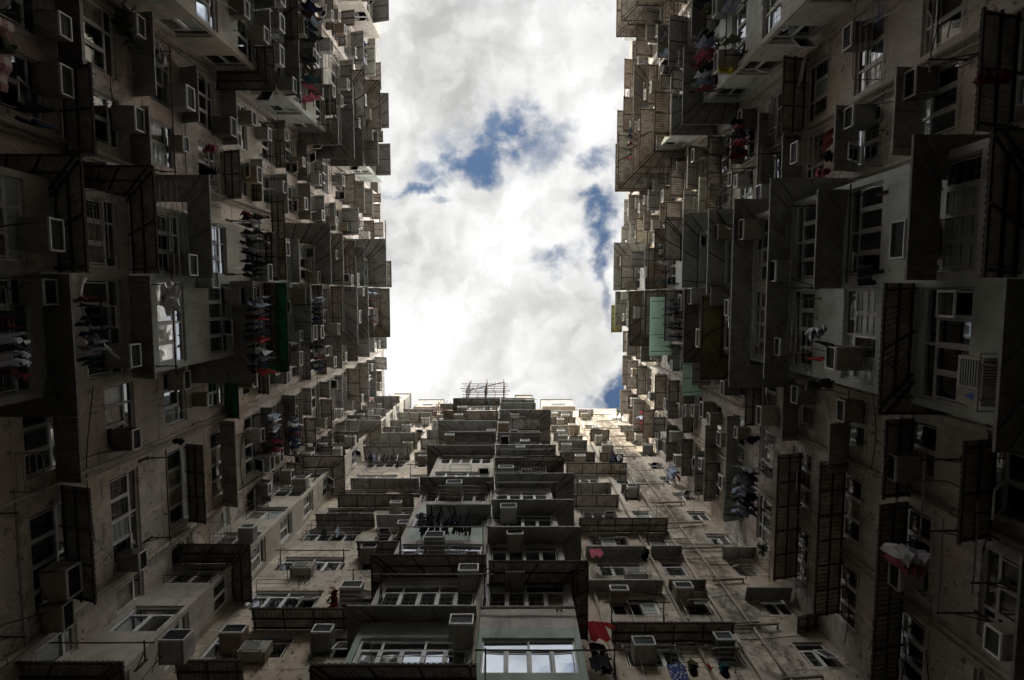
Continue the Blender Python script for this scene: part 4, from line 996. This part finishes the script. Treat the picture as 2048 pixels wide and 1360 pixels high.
for i in range(95):
    w = rq.choice('LLRRB'); lo, hi = {'L': (-8.6, 8.4), 'R': (-8.3, 10.5), 'B': (2.2, 9.8)}[w]
    u0 = rq.uniform(lo, hi - 1); u1 = min(hi, u0 + rq.uniform(1.5, 5)); z = rq.uniform(13, 50)
    if w != 'B':
        b0, b1 = LAY[w]['bays'][0][:2]
        if u1 > b0 and u0 < b1:
            if u0 < b0: u1 = b0 - .05
            else: u0 = b1 + .05; u1 = max(u1, u0 + 1.2)
        if u1 - u0 < .5: continue
    sag = rq.uniform(.02, .3); dz = rq.uniform(-.4, .4)
    pts = [P(w, u0 + (u1 - u0) * k / 8, .05 + .02 * math.sin(k), z + dz * k / 8 - sag * math.sin(PI * k / 8)) for k in range(9)]
    mb = MB(); mb.tube(pts, .014, 5); world_child('cable', mb.mesh('cable', [M['steel']]), BLD[w])
# ------------------------------------------------------------------ roof: bamboo scaffold, tanks, small sheds
def scaffold(u0, u1, y, z0, z1, label, seed):
    r = random.Random(seed); mb = MB()
    n = max(3, int((u1 - u0) / .75))
    for i in range(n + 1):
        u = u0 + (u1 - u0) * i / n
        for yy in (y, y - .75): mb.tube([(u + r.uniform(-.08, .08), yy, z0), (u + r.uniform(-.12, .12), yy + r.uniform(-.05, .05), z1 - r.uniform(0, 1.0) + (r.uniform(1.5, 3.2) if i in (0, n) or i == n // 2 else 0))], .036, 5)
    z = z0 + .3
    while z < z1:
        for yy in (y, y - .75): mb.tube([(u0 - r.uniform(.2, .7), yy, z + r.uniform(-.1, .1)), (u1 + r.uniform(.2, .6), yy, z + r.uniform(-.1, .1))], .03, 5)
        for i in range(0, n + 1, 2):
            u = u0 + (u1 - u0) * i / n; mb.tube([(u, y - .95, z + .06), (u, y + .2, z + .06)], .04, 5)
        z += 1.25
    mb.tube([(u0, y - .8, z0), (u1, y - .8, z1)], .04, 5)
    o = link('bamboo_scaffold', mb.mesh('bamboo_scaffold', [M['bamboo']])); tag(o, label, 'scaffold'); return o
u0, z0 = hit('B', 928, 800, 2.9); u1, _ = hit('B', 1006, 800, 2.9)
scaffold(u0, u1, 11.0 - 2.45, 47.2, 52.0, 'bamboo scaffold standing over the middle bay at the roof edge', 1)
u0, z0 = hit('B', 868, 822, .8); u1, _ = hit('B', 905, 822, .8)
scaffold(u0, u1, 10.95, 50.2, 54.8, 'small bamboo scaffold left of the bigger one at the roof edge', 2)
def tank(w, u, out, zb, label, rr=.55, hh=1.3):
    mb = MB(); n = 14; prof = [(rr * .95, 0), (rr, .1), (rr, hh * .85), (rr * .7, hh * .97), (rr * .2, hh)]
    for k, (r, z) in enumerate(prof):
        for i in range(n): mb.v.append((r * math.cos(2 * PI * i / n), r * math.sin(2 * PI * i / n), z))
    for k in range(len(prof) - 1):
        for i in range(n): mb.f.append([k * n + i, k * n + (i + 1) % n, (k + 1) * n + (i + 1) % n, (k + 1) * n + i]); mb.m.append(0)
    mb.f.append(list(range(n))[::-1]); mb.m.append(0); mb.f.append([(len(prof) - 1) * n + i for i in range(n)]); mb.m.append(0)
    o = link('water_tank', mb.mesh('water_tank', [M['ac']]), col=(.4, .38, .33)); put(w, o, u, out, zb); tag(o, label, 'water tank')
def shed(w, u0, u1, z0, z1, d0, d1, label):
    mb = MB(); hw = (u1 - u0) / 2
    mb.box(-hw, hw, d0, d1, 0, z1 - z0 - .12, 0)
    o = link('roof_shed', mb.mesh('roof_shed', [M['roofm']])); put(w, o, (u0 + u1) / 2, 0, z0)
    r = MB(); r.box(-hw - .06, hw + .06, d0 - .06, d1 + .08, z1 - z0 - .116, z1 - z0); link('shed_roof', r.mesh('shed_roof', [M['sheet']]), o, col=(.2, .18, .15))
    v = MB(); v.box(-hw * .5, hw * .5, d1 + .002, d1 + .04, .5, 1.3, 0); v.quad((hw * .44, d1 + .045, .56), (-hw * .44, d1 + .045, .56), (-hw * .44, d1 + .045, 1.24), (hw * .44, d1 + .045, 1.24), 1)
    link('shed_window', v.mesh('shed_window', [M['alu'], M['glass']]), o); tag(o, label, 'shed')
shed('B', -3.9, -2.6, 47.62, 49.6, .05, 2.15, 'low shed on the middle bay roof beside the bamboo scaffold')
shed('B', .3, 1.72, 47.62, 51.0, .05, 2.2, 'small shed on the roof edge right of the bamboo scaffold')
shed('B', -9.4, -6.9, 55.02, 58.6, -1.4, .4, 'small shed on the roof corner of the end wing')
shed('L', -6.8, -4.2, 52.9, 55.0, -1.4, .05, 'shed on the roof edge of the left tower')
shed('R', -18.5, -15.4, 51.5, 53.8, -1.4, .05, 'shed on the roof edge of the right tower')
shed('B', 2.9, 6.0, 55.02, 58.4, -1.4, .45, 'long low shed on the roof edge between the middle bay and the water tank')
shed('B', -11.4, -9.9, 53.52, 56.6, .05, 1.35, 'tall shed topping the corner bay at the left roof end')
tank('B', 7.4, -.6, 55.26, 'pale water tank on the roof edge of the end wing')
# ------------------------------------------------------------------ labels for the repeats
from collections import defaultdict
byrow = defaultdict(list)
for it in ITEMS:
    o, ph, cat, w, u, z, gr = it
    k = max(1, int((W[w]['roof'] - z) / W[w]['h']) + 1)
    byrow[(cat, w, k)].append(it)
seen = {}
for (cat, w, k), its in byrow.items():
    its.sort(key=lambda q: proj(q[0].location)[0 if w == 'B' else 1])
    for i, (o, ph, cat, w, u, z, gr) in enumerate(its):
        tail = '' if len(its) == 1 else ', %s from the %s' % (od(i + 1), W[w]['end'])
        tag(o, '%s on the %s, %s storey below roof%s' % (ph, W[w]['name'], od(k), tail), cat, gr)
bywh = defaultdict(list)
for q in GAR: bywh[q[3]].append(q)
spare = 0
for wh, its in bywh.items():
    if wh is None: continue
    for i, (o, c, k, _, u) in enumerate(sorted(its, key=lambda q: q[4])):
        tag(o, '%s %s, %s along the %s' % (c, k.replace('bundle', 'cloth'), od(i + 1), wh), {'bundle': 'cloth bundle'}.get(k, k), 'laundry hung out to dry')
rowg = defaultdict(list)
for (o, c, k, _, u) in bywh.get(None, []):
    w = 'B' if abs(o.location.y) > 7.4 and abs(o.location.x) < 8 and o.location.y > 0 else 'L' if o.location.x < 0 else 'R'
    st = max(1, int((W[w]['roof'] - o.location.z) / W[w]['h']) + 1); rowg[(w, st)].append((u, o, c, k))
for (w, st), its in rowg.items():
    for i, (u, o, c, k) in enumerate(sorted(its, key=lambda q: q[0])):
        tag(o, '%s %s on the %s, %s storey below roof, %s from the %s' % (c, k.replace('bundle', 'cloth'), W[w]['name'], od(st), od(i + 1), W[w]['end']), {'bundle': 'cloth bundle'}.get(k, k), 'laundry hung out to dry')
# ------------------------------------------------------------------ ground
mb = MB(); mb.quad((-400, -400, 0), (400, -400, 0), (400, 400, 0), (-400, 400, 0))
o = link('ground', mb.mesh('ground', [M['ground']])); o['kind'] = 'structure'
# ------------------------------------------------------------------ sky, sun, camera
SUN_EL, SUN_AZ = math.radians(21), Vector((-.62, -.78, 0)).normalized()      # towards the sun
wd = bpy.data.worlds.new('World'); bpy.context.scene.world = wd; wd.use_nodes = True
N, L = wd.node_tree.nodes, wd.node_tree.links
bg = N['Background']
sky = N.new('ShaderNodeTexSky'); sky.sky_type = 'NISHITA'; sky.sun_disc = False; sky.sun_elevation = SUN_EL
sky.sun_rotation = math.atan2(SUN_AZ.x, SUN_AZ.y)
co = N.new('ShaderNodeTexCoord').outputs['Generated']
sp = N.new('ShaderNodeSeparateXYZ'); L.new(co, sp.inputs[0])
zc = math_(N, L, 'MAXIMUM', sp.outputs[2], .06)
uv = N.new('ShaderNodeCombineXYZ'); L.new(math_(N, L, 'DIVIDE', sp.outputs[0], zc), uv.inputs[0]); L.new(math_(N, L, 'DIVIDE', sp.outputs[1], zc), uv.inputs[1])
def vnoise(scale, detail, rough):
    n = N.new('ShaderNodeTexNoise'); n.inputs['Scale'].default_value = scale; n.inputs['Detail'].default_value = detail; n.inputs['Roughness'].default_value = rough
    L.new(uv.outputs[0], n.inputs['Vector']); return n
def vm(op, a, b):
    n = N.new('ShaderNodeVectorMath'); n.operation = op
    for k, v in ((0, a), (1, b)):
        if v is None: continue
        if hasattr(v, 'is_linked'): L.new(v, n.inputs[k])
        else: n.inputs[k].default_value = v
    return n.outputs['Value'] if op == 'LENGTH' else n.outputs[0]
d1 = vm('MULTIPLY', vm('SUBTRACT', vnoise(8, 7, .55).outputs['Color'], (.5, .5, .5)), (.17, .17, 0))
d2 = vm('MULTIPLY', vm('SUBTRACT', vnoise(30, 7, .6).outputs['Color'], (.5, .5, .5)), (.035, .035, 0))
pw = vm('ADD', vm('ADD', uv.outputs[0], d1), d2)
def skyuv(px, py):
    r = ray(px, py); return r.x / r.z, r.y / r.z
acc = None
for (px, py, rx, ry, st) in [(1000, 290, 78, 42, 1.), (1055, 262, 50, 36, 1.), (935, 338, 64, 28, 1.), (825, 378, 56, 11, .85), (880, 412, 22, 9, .55), (1190, 318, 36, 16, .75), (1195, 385, 40, 14, .9), (1212, 440, 30, 55, 1.),
                             (1130, 515, 34, 20, .72), (1222, 490, 20, 66, .9), (1050, 405, 22, 9, .35), (1225, 790, 32, 42, 1.1), (1180, 800, 26, 12, .6), (1130, 245, 26, 14, .5), (1225, 590, 14, 44, .6), (970, 245, 22, 26, .8)]:
    cu, cv = skyuv(px, py)
    q = vm('MULTIPLY', vm('SUBTRACT', pw, (cu, cv, 0)), (F / rx, F / ry, 0))
    f = mapr(N, L, vm('LENGTH', q, None), .2, 2.5, st, 0.)
    acc = f if acc is None else math_(N, L, 'MAXIMUM', acc, f)
wisp = mapr(N, L, vnoise(13, 9, .62).outputs['Fac'], .42, .68, 1.0, .35)
ln = vm('LENGTH', uv.outputs[0], None)
farh = math_(N, L, 'MULTIPLY', mapr(N, L, vnoise(2.6, 8, .55).outputs['Fac'], .50, .66), mapr(N, L, ln, .62, .78))
hole = math_(N, L, 'MAXIMUM', math_(N, L, 'MULTIPLY', acc, wisp), farh); hole = mapr(N, L, hole, .06, .95)
shade = vnoise(4.5, 5, .5).outputs['Fac']
def bil(off):
    n = N.new('ShaderNodeTexNoise'); n.inputs['Scale'].default_value = 6.5; n.inputs['Detail'].default_value = 7; n.inputs['Roughness'].default_value = .52
    L.new(vm('ADD', pw, off), n.inputs['Vector']); return n.outputs['Fac']
sh2 = math_(N, L, 'ADD', math_(N, L, 'MULTIPLY', math_(N, L, 'SUBTRACT', bil((0, 0, 0)), bil((-.016, -.02, 0))), 1.9), .5)
lum = math_(N, L, 'ADD', mapr(N, L, shade, .34, .66, .72, .98), mapr(N, L, sh2, .25, .75, -.14, .12))
for (px, py, rr, amt) in [(1010, 640, 170, .10), (1190, 215, 110, .28), (850, 740, 150, .20), (880, 140, 150, -.04), (1170, 720, 80, -.16), (1000, 430, 60, .08)]:
    cu, cv = skyuv(px, py)
    f = mapr(N, L, vm('LENGTH', vm('MULTIPLY', vm('SUBTRACT', uv.outputs[0], (cu, cv, 0)), (F / rr, F / rr, 0)), None), 0, 1.3, amt, 0.)
    lum = math_(N, L, 'ADD', lum, f)
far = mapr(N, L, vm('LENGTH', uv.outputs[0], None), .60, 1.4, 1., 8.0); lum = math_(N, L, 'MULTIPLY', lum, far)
cc = N.new('ShaderNodeCombineColor')
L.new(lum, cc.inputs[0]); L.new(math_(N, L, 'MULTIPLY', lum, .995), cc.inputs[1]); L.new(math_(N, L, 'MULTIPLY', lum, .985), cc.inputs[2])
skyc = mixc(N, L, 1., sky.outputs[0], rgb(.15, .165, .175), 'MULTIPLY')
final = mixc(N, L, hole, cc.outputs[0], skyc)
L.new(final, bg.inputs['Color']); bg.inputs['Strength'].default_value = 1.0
# keep the Nishita term at about 0.09 and the cloud deck near white
sl = bpy.data.lights.new('sun', 'SUN'); sl.energy = 5.0; sl.angle = math.radians(.6); sl.color = (1., .86, .66)
so = bpy.data.objects.new('sun', sl); C.objects.link(so)
to_sun = SUN_AZ * math.cos(SUN_EL) + Vector((0, 0, math.sin(SUN_EL)))
so.rotation_euler = to_sun.to_track_quat('Z', 'Y').to_euler(); so.location = (-30, -40, 80)
cam = bpy.data.cameras.new('camera'); cam.sensor_width = 36; cam.lens = 36 * F / 2048; cam.clip_end = 2000; cam.clip_start = .05
cob = bpy.data.objects.new('camera', cam); C.objects.link(cob)
Rm = Matrix(((1, 0, 0), (0, 0, 0), (0, 0, 0)))
X, Y, Z = Vector((1, 0, 0)), -DWN, -FWD
m3 = Matrix((X, Y, Z)).transposed(); cob.matrix_world = Matrix.Translation(EYE) @ m3.to_4x4()
sc = bpy.context.scene; sc.camera = cob
sc.view_settings.view_transform = 'Standard'; sc.view_settings.look = 'None'; sc.view_settings.exposure = 0; sc.view_settings.gamma = 1
sc.render.engine = 'CYCLES'; sc.cycles.max_bounces = 9; sc.cycles.diffuse_bounces = 8; sc.cycles.glossy_bounces = 3; sc.cycles.use_denoising = True
print('counts', len(ITEMS), len(GAR), len(AWN), len(ACPOS), len(bpy.data.objects))
